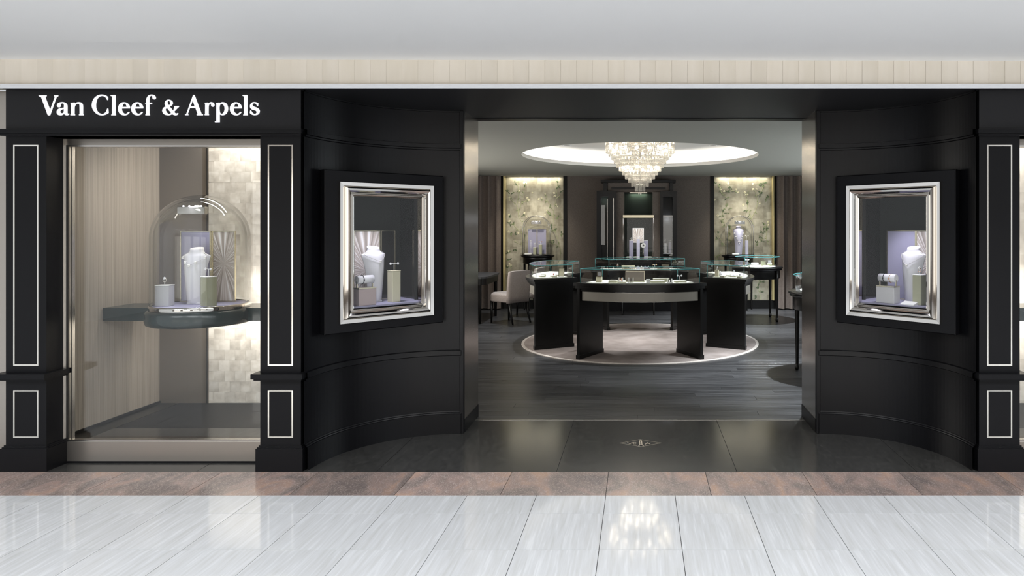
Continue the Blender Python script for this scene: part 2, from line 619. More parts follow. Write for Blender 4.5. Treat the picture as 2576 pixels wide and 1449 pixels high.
# ------------------------------------------------------------------ the setting: mall floor
YF = 4.27            # front edge of the granite
YD = 5.42            # door threshold
YB = 12.73           # back wall of the shop
g = 0.0034
mf = struct('mall_floor', MB().box(-9, 7, -6, YD, -0.06, -0.006), 'grout')
tw, x0 = 0.3995, -0.197
cols = range(-12, 12)
rows = [(3.650, 3.897), (3.2425, 3.650), (2.835, 3.2425), (2.4275, 2.835)]
tiles = {}
for y0, y1 in rows:
    for k in cols:
        key = round(y1 - y0, 4)
        if key not in tiles:
            tiles[key] = MB().box(g / 2, tw - g / 2, g / 2, key - g / 2, -0.02, 0.0).mesh('marble_tile', 'marble')
        place('marble_tile', tiles[key], mf, Matrix.Translation((x0 + k * tw, y0, 0)))
MB().box(-9, 7, -6, 2.4260, -0.02, 0.0).build('far_marble', 'marble', mf)
MB().box(-9, x0 - 12 * tw - g, 2.4275, 3.897, -0.02, 0.0).build('far_marble', 'marble', mf)
MB().box(-9, -5.081, 3.8985, YF - 0.001, -0.02, 0.0).build('far_border', 'red_marble', mf)
MB().box(x0 + 12 * tw + g, 7, 2.4275, 3.897, -0.02, 0.0).build('far_marble', 'marble', mf)
MB().box(4.684, 7, 3.8985, YF - 0.001, -0.02, 0.0).build('far_border', 'red_marble', mf)
bw = 0.610
bm_ = MB().box(g / 2, bw - g / 2, 3.8985, YF - 0.001, -0.02, 0.0).mesh('border_slab', 'red_marble')
for k in range(-8, 8):
    place('border_slab', bm_, mf, Matrix.Translation((-0.198 + k * bw, 0, 0)))
gw = 1.14
gx0 = (1400 - PX) * YF / FPX
gm = MB().box(g / 2, gw - g / 2, YF + 0.001, YD - 0.012, -0.02, 0.0).mesh('granite_slab', 'granite')
for k in range(-5, 6):
    place('granite_slab', gm, mf, Matrix.Translation((gx0 + k * gw, 0, 0)))
MB().box(-1.32, 1.32, YD - 0.011, YD - 0.001, -0.02, 0.0025).build('threshold_strip', 'steel', mf)

# emblem let into the granite
em = thing('floor_emblem', 'lozenge emblem with column and the letters V C A inlaid in granite doorstep', 'emblem', floor_at(1611, 1115))


def zo(x, y):
    return floor_at(1530 + x / 16.1, 1090 + y / 16.1, 0.0)


def strip(mb, pts, w, z=0.0016, closed=False):
    P = [Vector((p.x, p.y, z)) for p in pts]
    m = len(P)
    L, R = [], []
    for i in range(m):
        a = P[i - 1] if (closed or i > 0) else P[i]
        b = P[(i + 1) % m] if (closed or i < m - 1) else P[i]
        d = (b - a).normalized()
        nn = Vector((-d.y, d.x, 0))
        L.append(P[i] + nn * w / 2)
        R.append(P[i] - nn * w / 2)
    rng = range(m if closed else m - 1)
    for i in rng:
        j = (i + 1) % m
        mb.poly([R[i], R[j], L[j], L[i]])


for nm, lines in (('lozenge', [([(475, 403), (1290, 255), (2145, 400), (1330, 552)], True)]),
                  ('letter_v', [([(780, 375), (880, 445), (975, 375)], False)]),
                  ('letter_c', [([(1135, 385), (1040, 375), (995, 410), (1040, 447), (1135, 440)], False)]),
                  ('column', [([(1275, 300), (1282, 470)], False), ([(1350, 300), (1368, 470)], False), ([(1255, 300), (1370, 300)], False), ([(1250, 475), (1395, 475)], False),
                              ([(1235, 525), (1275, 478)], False), ([(1430, 525), (1385, 478)], False), ([(1295, 255), (1315, 300)], False)]),
                  ('letter_a', [([(1500, 455), (1590, 378), (1700, 450)], False), ([(1545, 425), (1650, 425)], False)])):
    mb = MB()
    for pts, cl in lines:
        strip(mb, [zo(*p) for p in pts], 0.0048 if nm == 'lozenge' else 0.0065, closed=cl)
    mb.build(nm, 'emblem_metal', em)

# ------------------------------------------------------------------ mall ceiling, fascia, trim, neighbour wall, far side of the concourse
mc = MB().poly([(-9, 1.9, 2.612), (7, 1.9, 2.588), (7, 4.26, 2.588), (-9, 4.26, 2.612)])
mc.poly([(-9, 1.9, 2.612), (-9, 1.9, 3.3), (7, 1.9, 3.3), (7, 1.9, 2.588)])
struct('mall_ceiling', mc, 'mall_ceiling')
wf = struct('wall_fascia', MB().box(-7, 6.5, 4.262, 4.36, 2.43, 3.0), 'fascia')
fp = MB()
fp.box(0.0006, 0.0994, 4.2595, 4.2618, 2.44, 2.66)
pm = fp.mesh('fascia_board', 'fascia')
for k in range(-45, 26):
    F = Matrix.Translation((k * 0.1 + 0.05, 4.2604, 0)) @ Matrix.Rotation(0.012 + 0.006 * random.random(), 4, 'Z') @ Matrix.Translation((-0.05, -4.2604, 0))
    place('fascia_board', pm, wf, F)
tr1 = MB()
for (ya, yb, za, zb) in ((4.225, 4.2575, 2.432, 2.442), (4.235, 4.2575, 2.418, 2.432)):
    tr1.box(-7, 6.5, ya, yb, za, zb)
struct('trim_1', tr1, 'white_trim')
struct('wall_neighbour', MB().box(-6.5, -4.052, 4.33, 4.42, 0.0, 2.42), 'brushed')
struct('wall_opposite', MB().box(-9, 7, -5.2, -5.0, 0, 3.6), 'opposite')
for x in (-6.6, -2.9, 0.8, 4.5):
    wo = struct('fill_panel_opposite', MB().box(x - 1.35, x + 1.35, -5.0, -4.97, 0.25, 2.5), 'fill_panel')  # unseen glowing panels added to brighten ceiling, fascia and reflections
struct('ceiling_concourse', MB().box(-9, 7, -5.2, 1.9, 4.5, 4.6), 'mall_ceiling')

# ------------------------------------------------------------------ shopfront: frieze, soffit, portal, curved walls
CX, CYC, CR = 1.34, 4.285, 0.79
struct('wall_soffit', MB().box(-4.02, 4.4, 4.262, YD + 0.06, 2.418, 2.43), 'lacquer_matt')
# beam over the doorway (its face stands back at the jamb)
struct('door_1', MB().box(-1.40, 1.40, YD - 0.02, YD + 0.10, 2.412, 2.62), 'lacquer')
door = bpy.data.objects['door_1']
for s in (-1, 1):
    MB().bevel_box(*sorted((s * 1.322, s * 1.352)), 5.062, 5.10, 0, 2.418, 0.003).build('jamb_post', 'lacquer_gloss', door)
    MB().box(*sorted((s * 1.322, s * 1.36)), 5.10, YD + 0.10, 0, 2.418).build('jamb', 'jamb', door)
    MB().box(*sorted((s * 1.319, s * 1.322)), 5.09, YD + 0.1, 0.0, 0.10).build('jamb_plinth', 'lacquer', door)


def curved_wall(s):
    ths = [PI - (PI / 2) * i / 40 for i in range(41)]
    h0, h1 = math.radians(135 - 21), math.radians(135 + 21)
    zs = [0.0, 0.96, 1.79, 2.42]

    def pt(t, r, z):
        return (s * (-CX + r * math.cos(t)), CYC + r * math.sin(t), z)
    mb = MB()
    for i in range(40):
        for j in range(3):
            tm = (ths[i] + ths[i + 1]) / 2
            if j == 1 and h0 < tm < h1:
                continue
            q = [pt(ths[i], CR, zs[j]), pt(ths[i + 1], CR, zs[j]), pt(ths[i + 1], CR, zs[j + 1]), pt(ths[i], CR, zs[j + 1])]
            mb.poly(q if s > 0 else q[::-1], True)
    nm = 'wall_left' if s < 0 else 'wall_right'
    w = struct(nm, mb, 'lacquer_gloss')

    def mould(name, prof):
        m2 = MB()
        rings = [[pt(t, CR - o, z) for o, z in prof] for t in ths]
        m2.loft(rings, False, False, False, True)
        m2.sm = [False] * len(m2.sm)
        return m2.build(name, 'lacquer_gloss', w)
    mould('skirting', [(0, 0.168), (0.006, 0.168), (0.008, 0.160), (0.014, 0.157), (0.016, 0.15), (0.022, 0.148), (0.022, 0)])
    mould('chair_rail', [(0, 0.626), (0.02, 0.622), (0.022, 0.588), (0.012, 0.582), (0.012, 0.572), (0, 0.57)])
    mould('cornice_band', [(0, 2.170), (0.02, 2.166), (0.02, 2.138), (0.012, 2.134), (0.012, 2.124), (0, 2.12)])
    mould('top_bead', [(0, 2.418), (0.008, 2.417), (0.008, 2.408), (0, 2.406)])
    return w


curved_wall(-1)
curved_wall(1)


def pilaster(xa, xb, label, inl=True, left_return=False):
    """lacquered pilaster between xa and xb with nickel inlay rectangles"""
    t = thing('pilaster', label, 'pilaster', ((xa + xb) / 2, 4.30, 0), kind='structure')
    MB().box(xa, xb, 4.30, 4.47, 0.0, 2.125).build('shaft', 'lacquer', t)
    b = MB().box(xa - 0.018, xb + 0.022, 4.276, 4.47, 0.0, 0.142)
    b.box(xa - 0.012, xb + 0.015, 4.284, 4.47, 0.142, 0.150)
    b.box(xa - 0.006, xb + 0.008, 4.292, 4.47, 0.150, 0.160)
    b.build('plinth', 'lacquer', t)
    c = MB().box(xa - 0.03, xb + 0.035, 4.242, 4.47, 0.590, 0.622)
    c.box(xa - 0.020, xb + 0.022, 4.258, 4.47, 0.578, 0.590)
    c.build('rail', 'lacquer', t)
    m = (xb - xa)
    for z0, z1 in ((0.665, 2.070), (0.207, 0.510)):
        MB().rect_frame((m - 0.098) / 2 - 0.009, z0 + 0.009, z1 - 0.009, [(0, 0.004), (0, -0.003), (0.009, -0.003), (0.009, 0.004)], 0).build('inlay', 'inlay', t, Matrix.Translation(((xa + xb) / 2, 4.300, 0)))
    return t


pilaster(-2.416, -2.158, 'black lacquered pilaster between display window and curved wall, below end of sign')
pilaster(2.158, 2.416, 'black lacquered pilaster with nickel lines at far side of doorway, cut by frame edge')
pilaster(-4.035, -3.777, 'black lacquered pilaster at outer end of display window, under start of sign')


def frieze(xa, xb, name):
    w = struct(name, MB().box(xa, xb, 4.30, 4.47, 2.125, 2.419), 'lacquer_matt')
    c = MB().box(xa - 0.025, xb + 0.022, 4.258, 4.47, 2.140, 2.166)
    c.box(xa - 0.015, xb + 0.013, 4.275, 4.47, 2.125, 2.140)
    c.build('cornice', 'lacquer', w)
    return w


frieze(-4.035, -2.158, 'wall_frieze_left')
frieze(2.158, 4.035, 'wall_frieze_right')

# ------------------------------------------------------------------ illuminated sign, letters traced as outlines
GL = {}
GL['V'] = [[(88, 127, 1), (345, 127, 1), (343, 152, 1), (300, 180, 1), (460, 600, 1), (612, 180, 1), (590, 152, 1), (588, 127, 1), (722, 127, 1), (720, 152, 1), (665, 190, 1), (460, 765, 1), (445, 775, 1), (395, 775, 1), (380, 762, 1), (170, 190, 1), (92, 152, 1)]]
GL['a'] = [[(685, 430), (720, 378), (800, 350), (880, 345), (960, 370), (1010, 430), (1020, 500, 1), (1018, 690, 1), (1035, 722), (1065, 714, 1), (1085, 725, 1), (1060, 755), (990, 775), (940, 755), (908, 718, 1), (860, 760), (780, 775), (700, 745), (672, 665), (700, 590), (780, 545), (905, 525, 1), (908, 440), (895, 400), (860, 385), (815, 395), (795, 420), (800, 470), (770, 512), (720, 512), (685, 485)],
           [(905, 570, 1), (840, 585), (795, 620), (785, 660), (810, 695), (850, 705), (890, 690), (905, 650, 1)]]
GL['n'] = [[(1122, 365, 1), (1255, 358, 1), (1265, 395, 1), (1320, 358), (1400, 345), (1480, 370), (1518, 430), (1525, 500, 1), (1525, 735, 1), (1548, 748, 1), (1545, 773, 1), (1395, 773, 1), (1393, 748, 1), (1417, 735, 1), (1415, 470, 1), (1405, 420), (1375, 398), (1320, 405), (1268, 460), (1250, 520, 1), (1248, 735, 1), (1270, 748, 1), (1265, 773, 1), (1122, 773, 1), (1120, 748, 1), (1140, 735, 1), (1138, 395, 1), (1122, 385, 1)]]
GL['C'] = [[(2340, 210, 1), (2335, 270, 1), (2312, 280, 1), (2295, 255, 1), (2265, 205), (2210, 165), (2120, 150), (2020, 200), (1965, 310), (1945, 450), (1965, 580), (2030, 680), (2110, 720), (2190, 720), (2260, 670), (2310, 560, 1), (2335, 550, 1), (2345, 575, 1), (2355, 690, 1), (2340, 710, 1), (2230, 760), (2130, 775), (2010, 750), (1890, 650), (1820, 520), (1815, 400), (1860, 260), (1950, 160), (2060, 108), (2150, 100), (2250, 122), (2325, 175)]]
GL['l'] = [[(-35, 120, 1), (118, 113, 1), (130, 130, 1), (130, 735, 1), (145, 752, 1), (140, 773, 1), (-7, 773, 1), (-5, 752, 1), (16, 738, 1), (18, 165, 1), (-30, 140, 1)]]
GL['e'] = [[(215, 560), (235, 460), (300, 380), (400, 348), (510, 375), (580, 450), (603, 530), (600, 550, 1), (335, 552, 1), (345, 620), (390, 695), (450, 722), (505, 705), (545, 660, 1), (575, 660, 1), (588, 675, 1), (565, 708), (500, 758), (400, 775), (290, 735), (230, 650)],
           [(350, 500, 1), (370, 430), (400, 396), (425, 390), (460, 415), (490, 480), (492, 500, 1)]]
GL['f'] = [[(1085, 405, 1), (1128, 370, 1), (1126, 300), (1145, 210), (1205, 130), (1310, 100), (1400, 130), (1440, 200), (1425, 245), (1385, 258), (1340, 235), (1327, 190), (1320, 150), (1290, 140), (1245, 170), (1230, 250), (1228, 365, 1), (1305, 360, 1), (1320, 385, 1), (1305, 412, 1), (1228, 412, 1), (1228, 735, 1), (1250, 755, 1), (1242, 773, 1), (1105, 773, 1), (1100, 752, 1), (1122, 735, 1), (1122, 410, 1)]]
GL['&'] = [[(1725, 390), (1740, 330), (1790, 280), (1860, 265), (1940, 290), (1988, 360), (1970, 430), (1890, 490, 1), (2005, 630, 1), (2040, 480, 1), (2060, 470, 1), (2180, 470, 1), (2190, 490, 1), (2175, 510, 1), (2110, 570), (2030, 660, 1), (2085, 710), (2120, 710), (2145, 697, 1), (2168, 715, 1), (2150, 745), (2080, 775), (2010, 760), (1965, 735, 1), (1900, 765), (1820, 773), (1710, 740), (1650, 650), (1660, 570), (1710, 510), (1762, 487, 1), (1735, 440)],
           [(1815, 350), (1840, 302), (1870, 305), (1898, 360), (1895, 420), (1868, 450, 1), (1830, 400)],
           [(1795, 530, 1), (1935, 700, 1), (1880, 725), (1820, 705), (1770, 640), (1755, 580)]]
GL['A'] = [[(60, 750, 1), (105, 735, 1), (320, 140, 1), (340, 115), (370, 115), (385, 140, 1), (600, 720, 1), (650, 745, 1), (645, 773, 1), (448, 773, 1), (445, 745, 1), (478, 735, 1), (405, 538, 1), (222, 538, 1), (150, 735, 1), (180, 750, 1), (172, 770, 1), (70, 770, 1)],
           [(245, 475, 1), (315, 290, 1), (378, 475, 1)]]
GL['r'] = [[(700, 365, 1), (815, 358, 1), (828, 395, 1), (860, 362), (930, 345), (995, 375), (1018, 440), (1000, 485), (965, 498), (925, 480), (911, 440), (903, 402), (880, 396), (842, 440), (830, 520, 1), (828, 735, 1), (845, 752, 1), (838, 770, 1), (705, 770, 1), (700, 748, 1), (718, 735, 1), (720, 395, 1), (702, 385, 1)]]
GL['p'] = [[(1068, 370, 1), (1185, 358, 1), (1192, 385, 1), (1240, 355), (1310, 348), (1400, 385), (1450, 480), (1460, 570), (1435, 670), (1370, 745), (1270, 772), (1190, 745, 1), (1192, 1000, 1), (1040, 1003, 1), (1030, 985, 1), (1050, 965, 1), (1082, 950, 1), (1082, 395, 1), (1070, 385, 1)],
           [(1195, 450), (1215, 415), (1260, 408), (1320, 450), (1348, 540), (1335, 640), (1290, 710), (1240, 720), (1205, 690), (1192, 640)]]
GL['s'] = [[(2440, 380, 1), (2435, 460, 1), (2420, 480, 1), (2400, 465, 1), (2368, 410), (2310, 382), (2262, 400), (2252, 440), (2290, 480), (2400, 525), (2470, 580), (2488, 640), (2450, 730), (2340, 770), (2240, 755), (2175, 710, 1), (2168, 685, 1), (2180, 615, 1), (2195, 605, 1), (2215, 630, 1), (2262, 695), (2330, 725), (2385, 690), (2378, 645), (2320, 610), (2220, 575), (2175, 510), (2180, 430), (2230, 365), (2310, 342), (2390, 355), (2425, 368)]]
word = [('V', 90, 0), ('a', 90, 0), ('n', 90, 0), ('C', 90, 0), ('l', 280, 0), ('e', 280, 0), ('e', 280, 428), ('f', 280, 0), ('&', 280, 0), ('A', 460, 0), ('r', 460, 0), ('p', 460, 0), ('e', 460, 1305), ('l', 460, 1958), ('s', 460, 0)]
YS = 4.290
sg = thing('shop_sign', 'glowing white serif letters on black fascia reading Van Cleef & Arpels', 'sign', at(375, 290, YS))
for ch, ox, dx in word:
    cd = bpy.data.curves.new('letter', 'CURVE')
    cd.dimensions = '2D'
    cd.fill_mode = 'BOTH'
    cd.extrude = 0.0016
    cd.resolution_u = 6
    for loop in GL[ch]:
        sp = cd.splines.new('BEZIER')
        sp.use_cyclic_u = True
        sp.bezier_points.add(len(loop) - 1)
        for bp, q in zip(sp.bezier_points, loop):
            w = at(ox + (q[0] + dx) / 12.88, 230 + q[1] / 12.88, YS)
            bp.co = (w.x, w.z, 0)
            ht = 'VECTOR' if len(q) > 2 else 'AUTO'
            bp.handle_left_type = bp.handle_right_type = ht
    tmp = bpy.data.objects.new('tmp_letter', cd)
    COL.objects.link(tmp)
    bpy.context.view_layer.update()
    me = bpy.data.meshes.new_from_object(tmp.evaluated_get(bpy.context.evaluated_depsgraph_get()))
    COL.objects.unlink(tmp)
    bpy.data.objects.remove(tmp)
    me.materials.clear()
    me.materials.append(M['sign'])
    place('letter', me, sg, Matrix.Translation((0, YS + 0.0016, 0)) @ Matrix.Rotation(PI / 2, 4, 'X'))


# ------------------------------------------------------------------ display windows beside the doorway
def display_window(s, name):
    """glazed window between the pilasters, with its lined inside; s=-1 left, +1 right"""
    xa, xb = 2.416, 3.777
    YG = 4.448

    def bx(mb, a, b, y0, y1, z0, z1):
        return mb.box(*sorted((s * a, s * b)), y0, y1, z0, z1)
    w = struct(name, bx(MB(), xa, xb, 4.43, 4.47, 0.012, 0.138), 'brushed')           # metal base panel
    bx(MB(), xa, xb, 4.43, 4.455, 0.0, 0.012).build('kick_strip', 'lacquer', w)
    bx(MB(), xa, xb, 4.44, 4.60, 2.085, 2.127).build('header', 'brushed', w)
    fr = MB()
    bx(fr, xa, xb, 4.435, 4.465, 0.138, 0.152)
    bx(fr, xa, xb, 4.435, 4.465, 2.074, 2.085)
    bx(fr, xb - 0.026, xb, 4.435, 4.465, 0.152, 2.074)
    bx(fr, xb - 0.048, xb - 0.040, 4.44, 4.46, 0.152, 2.074)
    fr.build('window_frame', 'steel', w)
    bx(MB(), xb - 0.001, xb + 0.060, 4.425, 4.50, 0.0, 2.127).build('metal_reveal', 'steel', w)
    bx(MB(), xa, xb - 0.026, 4.446, 4.452, 0.152, 2.074).build('pane', 'shop_glass', w)
    # inside lining
    v = struct('wall_vitrine_left' if s < 0 else 'wall_vitrine_right', bx(MB(), xb + 0.045, xb + 0.07, 4.50, 5.40, 0.10, 2.42), 'fabric_wall')
    bx(MB(), xb + 0.036, xb + 0.045, 4.50, 5.38, 0.148, 0.165).build('side_skirting', 'wood_black', v)
    bx(MB(), 3.434, xb + 0.07, 5.375, 5.41, 0.10, 2.42).build('bronze_panel', 'brown_panel', v)
    bx(MB(), 3.434, 3.440, 5.362, 5.376, 0.10, 2.42).build('panel_edge', 'dark_metal', v)
    bx(MB(), 2.43, 3.434, 5.380, 5.41, 0.10, 2.42).build('silver_leaf_panel', 'silver_leaf', v)
    if s < 0:
        sp_ = bpy.data.objects['silver_leaf_panel']
        q_ = 0.0835
        lm_ = MB().box(0.0003, q_ - 0.0003, -0.0012, 0, 0.0003, q_ - 0.0003).mesh('leaf_square', 'leaf_square')
        for rr_ in range(27):
            for cc_ in range(12):
                xx = -3.432 + cc_ * q_ + (q_ / 2 if rr_ % 2 else 0) - (q_ / 2)
                if -3.434 <= xx and xx + q_ < -2.432:
                    place('leaf_square', lm_, sp_, Matrix.Translation((xx, 5.380 - 0.0004 * random.random(), 0.15 + rr_ * q_)))
    bx(MB(), 2.40, 2.43, 4.47, 5.41, 0.10, 2.42).build('inner_side', 'fabric_wall', v)
    bx(MB(), 2.40, xb + 0.07, 4.47, 5.41, 2.40, 2.42).build('vitrine_top', 'case_wall', v)
    fl = bx(MB(), 2.40, xb + 0.06, 4.465, 5.41, 0.10, 0.140).build('vitrine_floor', 'wood_black', v)
    for (a, b, y0, y1, m_) in ((3.66, xb + 0.044, 4.47, 5.37, 'wood_black'), (2.44, 3.655, 4.47, 4.70, 'granite'), (2.44, 3.655, 4.704, 5.37, 'lacquer_matt')):
        bx(MB(), a, b, y0, y1, 0.140, 0.148).build('tone_slab', m_, fl)  # side strip toned dark as shadow, front row paler as mall reflection
    return w


display_window(-1, 'window_1')
display_window(1, 'window_2')
for s in (-1, 1):
    lamp('vitrine_top_light', 'AREA', (s * 2.93, 5.20, 2.38), 12, (1, 0.95, 0.88), (s * 2.93, 5.36, 1.4), 0.9, 0.06)
    lamp('vitrine_low_light', 'AREA', (s * 2.93, 5.13, 0.87), 6, (1, 0.95, 0.88), (s * 2.93, 5.38, 0.62), 0.9, 0.05)
    lamp('vitrine_shelf_light', 'AREA', (s * 2.75, 5.24, 0.99), 5, (1, 0.95, 0.88), (s * 2.75, 5.38, 1.5), 0.6, 0.04)
    lamp('vitrine_spot', 'SPOT', (s * 3.10, 4.60, 2.36), 25, (1, 0.96, 0.9), (s * 3.75, 5.1, 0.9), spot=95, blend=0.9, radius=0.08)


def shelf(s, label):
    mb = MB()
    mb.box(*sorted((s * 2.44, s * 3.815)), 4.80, 5.10, 0.880, 0.972)
    o = mb.build('wall_shelf', 'green_shelf')
    tag(o, label, 'shelf')
    c = MB().lathe([(0.305, 0.866), (0.325, 0.876), (0.332, 0.90), (0.332, 0.955), (0.322, 0.967), (0.31, 0.974)], 48, s * 3.115, 4.80, True, True)
    c.build('round_bulge', 'green_shelf', o)
    return o


shelf(-1, 'dark green lacquered shelf with round bulge crossing display window under glass dome')
shelf(1, 'dark green lacquered shelf glimpsed past the pilaster at frame edge')


# ------------------------------------------------------------------ jewellery displays
def bell_jar(F, R, H, label):
    t = thing('bell_jar', label, 'bell jar', F)
    b = MB().lathe([(R + 0.004, 0), (R + 0.006, 0.004), (R + 0.006, 0.026), (R + 0.002, 0.032), (R - 0.012, 0.032)], 56, cap0=True)
    b.build('base_ring', 'chrome', t, F)
    MB().lathe([(R - 0.012, 0.026), (0.001, 0.026)], 56).build('base_pad', 'lavender', t, F)
    prof = [(R, 0.032), (R, H - R)]
    for i in range(1, 17):
        a = PI / 2 * i / 16
        prof.append((max(1e-4, R * math.cos(a)), H - R + R * math.sin(a)))
    MB().lathe(prof, 64).build('glass_dome', 'dome_glass', t, F)
    prof2 = [((r - 0.022) if r > 0.03 else r * 0.2, z - (0.022 * (z - (H - R)) / R if z > H - R else 0)) for r, z in prof]
    MB().lathe(prof2, 64).build('inner_glass', 'dome_glass', t, F)
    return t


def light_bar(F, w, label):
    t = thing('light_bar', label, 'lamp', F)
    MB().bevel_box(-w / 2, w / 2, -0.018, 0.022, -0.026, 0.026, 0.003).build('housing', 'steel', t, F)
    for k in range(4):
        x = (-1.5 + k) * w / 4.6
        MB().ball((x, 0.0, 0.030), 0.006, 8, 5).build('led', 'led_small', t, F)
    MB().tube([(0, 0.02, 0), (0, 0.10, 0.0)], 0.004, 6).build('bracket', 'steel', t, F)
    return t


BUST = [(0.0, .150, .05, 0.0, 0), (.03, .153, .055, -.002, 0), (.15, .166, .08, -.004, 0), (.35, .188, .11, -.004, 0), (.55, .214, .135, .004, 0), (.70, .236, .145, .02, 0), (.80, .257, .14, .035, 0), (.862, .274, .13, .045, .03),
        (.876, .262, .12, .045, .1), (.893, .212, .105, .042, .35), (.910, .165, .095, .04, .7), (.930, .135, .09, .04, 1), (.965, .122, .086, .042, 1), (1.0, .121, .087, .045, 1)]


def bust_pt(v, th, h, wx=1.0):
    for i in range(len(BUST) - 1):
        a, b = BUST[i], BUST[i + 1]
        if v <= b[0]:
            k = (v - a[0]) / (b[0] - a[0])
            w, d, c, q = (a[j] + (b[j] - a[j]) * k for j in (1, 2, 3, 4))
            break
    u = math.cos(th)
    if math.sin(th) <= 0:
        y = c - d * ((1 - u * u) * (1 - q) + q * math.sqrt(max(0, 1 - u * u)))
    else:
        y = c + q * d * math.sqrt(max(0, 1 - u * u)) + (1 - q) * (-d * (1 - u * u) + .035 * math.sqrt(max(0, 1 - u * u)))
    top = max(0.0, (v - 0.91) / 0.09)
    z = v + 0.024 * math.sin(th) * top
    return Vector((w * u * h * wx, y * h, z * h))


def bust(F, h, label, m='bust', group=None, wx=1.0):
    t = thing('necklace_bust', label, 'bust', F, group)
    n = 28
    rings = [[bust_pt(v, 2 * PI * j / n, h, wx) for j in range(n)] for v in [r[0] for r in BUST]]
    MB().loft(rings, True, True, True).build('torso', m, t, F)
    MB().bevel_box(-.13 * h * wx, .13 * h * wx, -.045 * h, -.005 * h, -0.0001, 0.012, 0.002).build('foot', m, t, F)
    return t


def necklace(F, h, drop, label, motifs=3, metal='thread', group=None, wx=1.0):
    """chain hung on a bust of height h, lowest point at height fraction drop"""
    t = thing('necklace', label, 'necklace', F @ Matrix.Translation(bust_pt(drop, -PI / 2, h, wx) + Vector((0, -0.004, 0))), group)
    pts = []
    n = 28
    for i in range(n + 1):
        k = -1 + 2 * i / n
        th = -PI / 2 + k * 1.45
        v = drop + (0.925 - drop) * abs(k) ** 1.15
        p = bust_pt(min(v, 0.93), th, h, wx)
        o = Vector((math.cos(th) * .5, -1, 0)) * 0.0045
        pts.append(p + o * 1.0)
    MB().tube(pts, 0.0015, 5).build('chain', metal, t, F)
    idx = [n // 2] if motifs == 1 else [int(round(n * (0.5 + (q - (motifs - 1) / 2) * 0.8 / motifs))) for q in range(motifs)]
    for i in idx:
        p = pts[i] + Vector((0, -0.004, -0.002))
        mb = MB()
        for q in range(4):
            a = PI / 4 + q * PI / 2
            mb.ball(p + Vector((math.cos(a) * 0.006, 0, math.sin(a) * 0.006)), 0.006, 8, 5)
        mb.build('motif', 'pearl', t, F)
    return t


def block(F, w, d, h, label, m='stand_grey', name='display_block', top='white_card', group=None):
    t = thing(name, label, 'display stand', F, group)
    MB().bevel_box(-w / 2, w / 2, -d / 2, d / 2, 0, h - 0.004, 0.003).build('body', m, t, F)
    MB().bevel_box(-w / 2 - 0.001, w / 2 + 0.001, -d / 2 - 0.001, d / 2 + 0.001, h - 0.004, h, 0.001).build('top_pad', top, t, F)
    return t


def flower(mb, c, r):
    for q in range(5):
        a = 2 * PI * q / 5 + 0.3
        mb.ball((c[0] + r * .62 * math.cos(a), c[1], c[2] + r * .62 * math.sin(a)), r * .45, 7, 4)
    mb.ball((c[0], c[1] - r * .3, c[2]), r * .35, 7, 4)


def earrings(F, label, gap=0.045, hgt=0.045, r=0.009, metal='diamond', group=None):
    t = thing('earring_pair', label, 'earrings', F, group)
    st = MB().tube([(0, 0, 0), (0, 0, hgt)], 0.0016, 6)
    st.tube([(-gap / 2, 0, hgt), (gap / 2, 0, hgt)], 0.0016, 6)
    st.build('holder', 'white_card', t, F)
    for s in (-1, 1):
        mb = MB()
        flower(mb, (s * gap / 2, -0.004, hgt), r)
        mb.build('earring', metal, t, F)
    return t


def ring(F, label, hgt=0.03, r=0.012, metal='inlay', stone='diamond', group=None):
    t = thing('finger_ring', label, 'ring', F, group)
    MB().tube([(0, 0, 0), (0, 0, hgt - r * 0.4)], 0.002, 6).build('stem', 'white_card', t, F)
    MB().tube([(r * math.cos(a), 0, hgt + r * math.sin(a)) for a in [2 * PI * i / 16 for i in range(16)]], 0.0018, 6, closed=True).build('band', metal, t, F)
    mb = MB()
    flower(mb, (0, -0.003, hgt + r * 1.1), r * 0.75)
    mb.build('stone', stone, t, F)
    return t


def board(F, w, h, label, m='lavender', edge='frame_gold', th=0.014, name='backdrop_board', fan=None):
    """upright framed board standing at the frame's origin, facing -Y"""
    t = thing(name, label, 'display board', F)
    MB().rect_frame(w / 2 - 0.007, 0.007, h - 0.007, [(0, th), (0, 0.0), (0.007, 0.0), (0.007, th), (0, th)]).build('rim', edge, t, F)
    G = F
    if fan:
        G = F @ Matrix.Translation((fan[0], 0, fan[1]))
        MB().box(-w / 2 + 0.007 - fan[0], w / 2 - 0.007 - fan[0], 0.003, th - 0.001, 0.007 - fan[1], h - 0.007 - fan[1]).build('face', m, t, G)
    else:
        MB().box(-w / 2 + 0.007, w / 2 - 0.007, 0.003, th - 0.001, 0.007, h - 0.007).build('face', m, t, F)
    return t


def bracelet_rest(F, w, d, h, label, m, metal='rose_gold', bands=2):
    t = thing('bracelet_stand', label, 'display stand', F)
    MB().bevel_box(-w / 2, w / 2, -d / 2, d / 2, 0, h * 0.56, 0.003).build('box', m, t, F)
    MB().box(-w / 2, w / 2, -d / 2, d / 2, h * 0.56, h * 0.60).build('rim', 'frame_gold', t, F)
    rr = h * 0.14
    for s in (-1, 1):
        MB().box(s * w * .44 - 0.003, s * w * .44 + 0.003, -0.006, 0.006, h * .6, h * .8).build('support', 'frame_gold', t, F)
    cz = h - rr
    MB().tube([(-w * .46, 0, cz), (w * .46, 0, cz)], rr, 18).build('roll', 'bust', t, F)
    for k in range(bands):
        x = (-0.16 + 0.34 * k) * w
        b = MB().tube([(x, rr * 1.05 * math.cos(a), cz + rr * 1.05 * math.sin(a)) for a in [2 * PI * i / 20 for i in range(20)]], 0.003, 6, closed=True)
        flower(b, (x, -rr * 1.08, cz), 0.007)
        b.build('bracelet', metal if k else 'onyx', t, F)
    return t


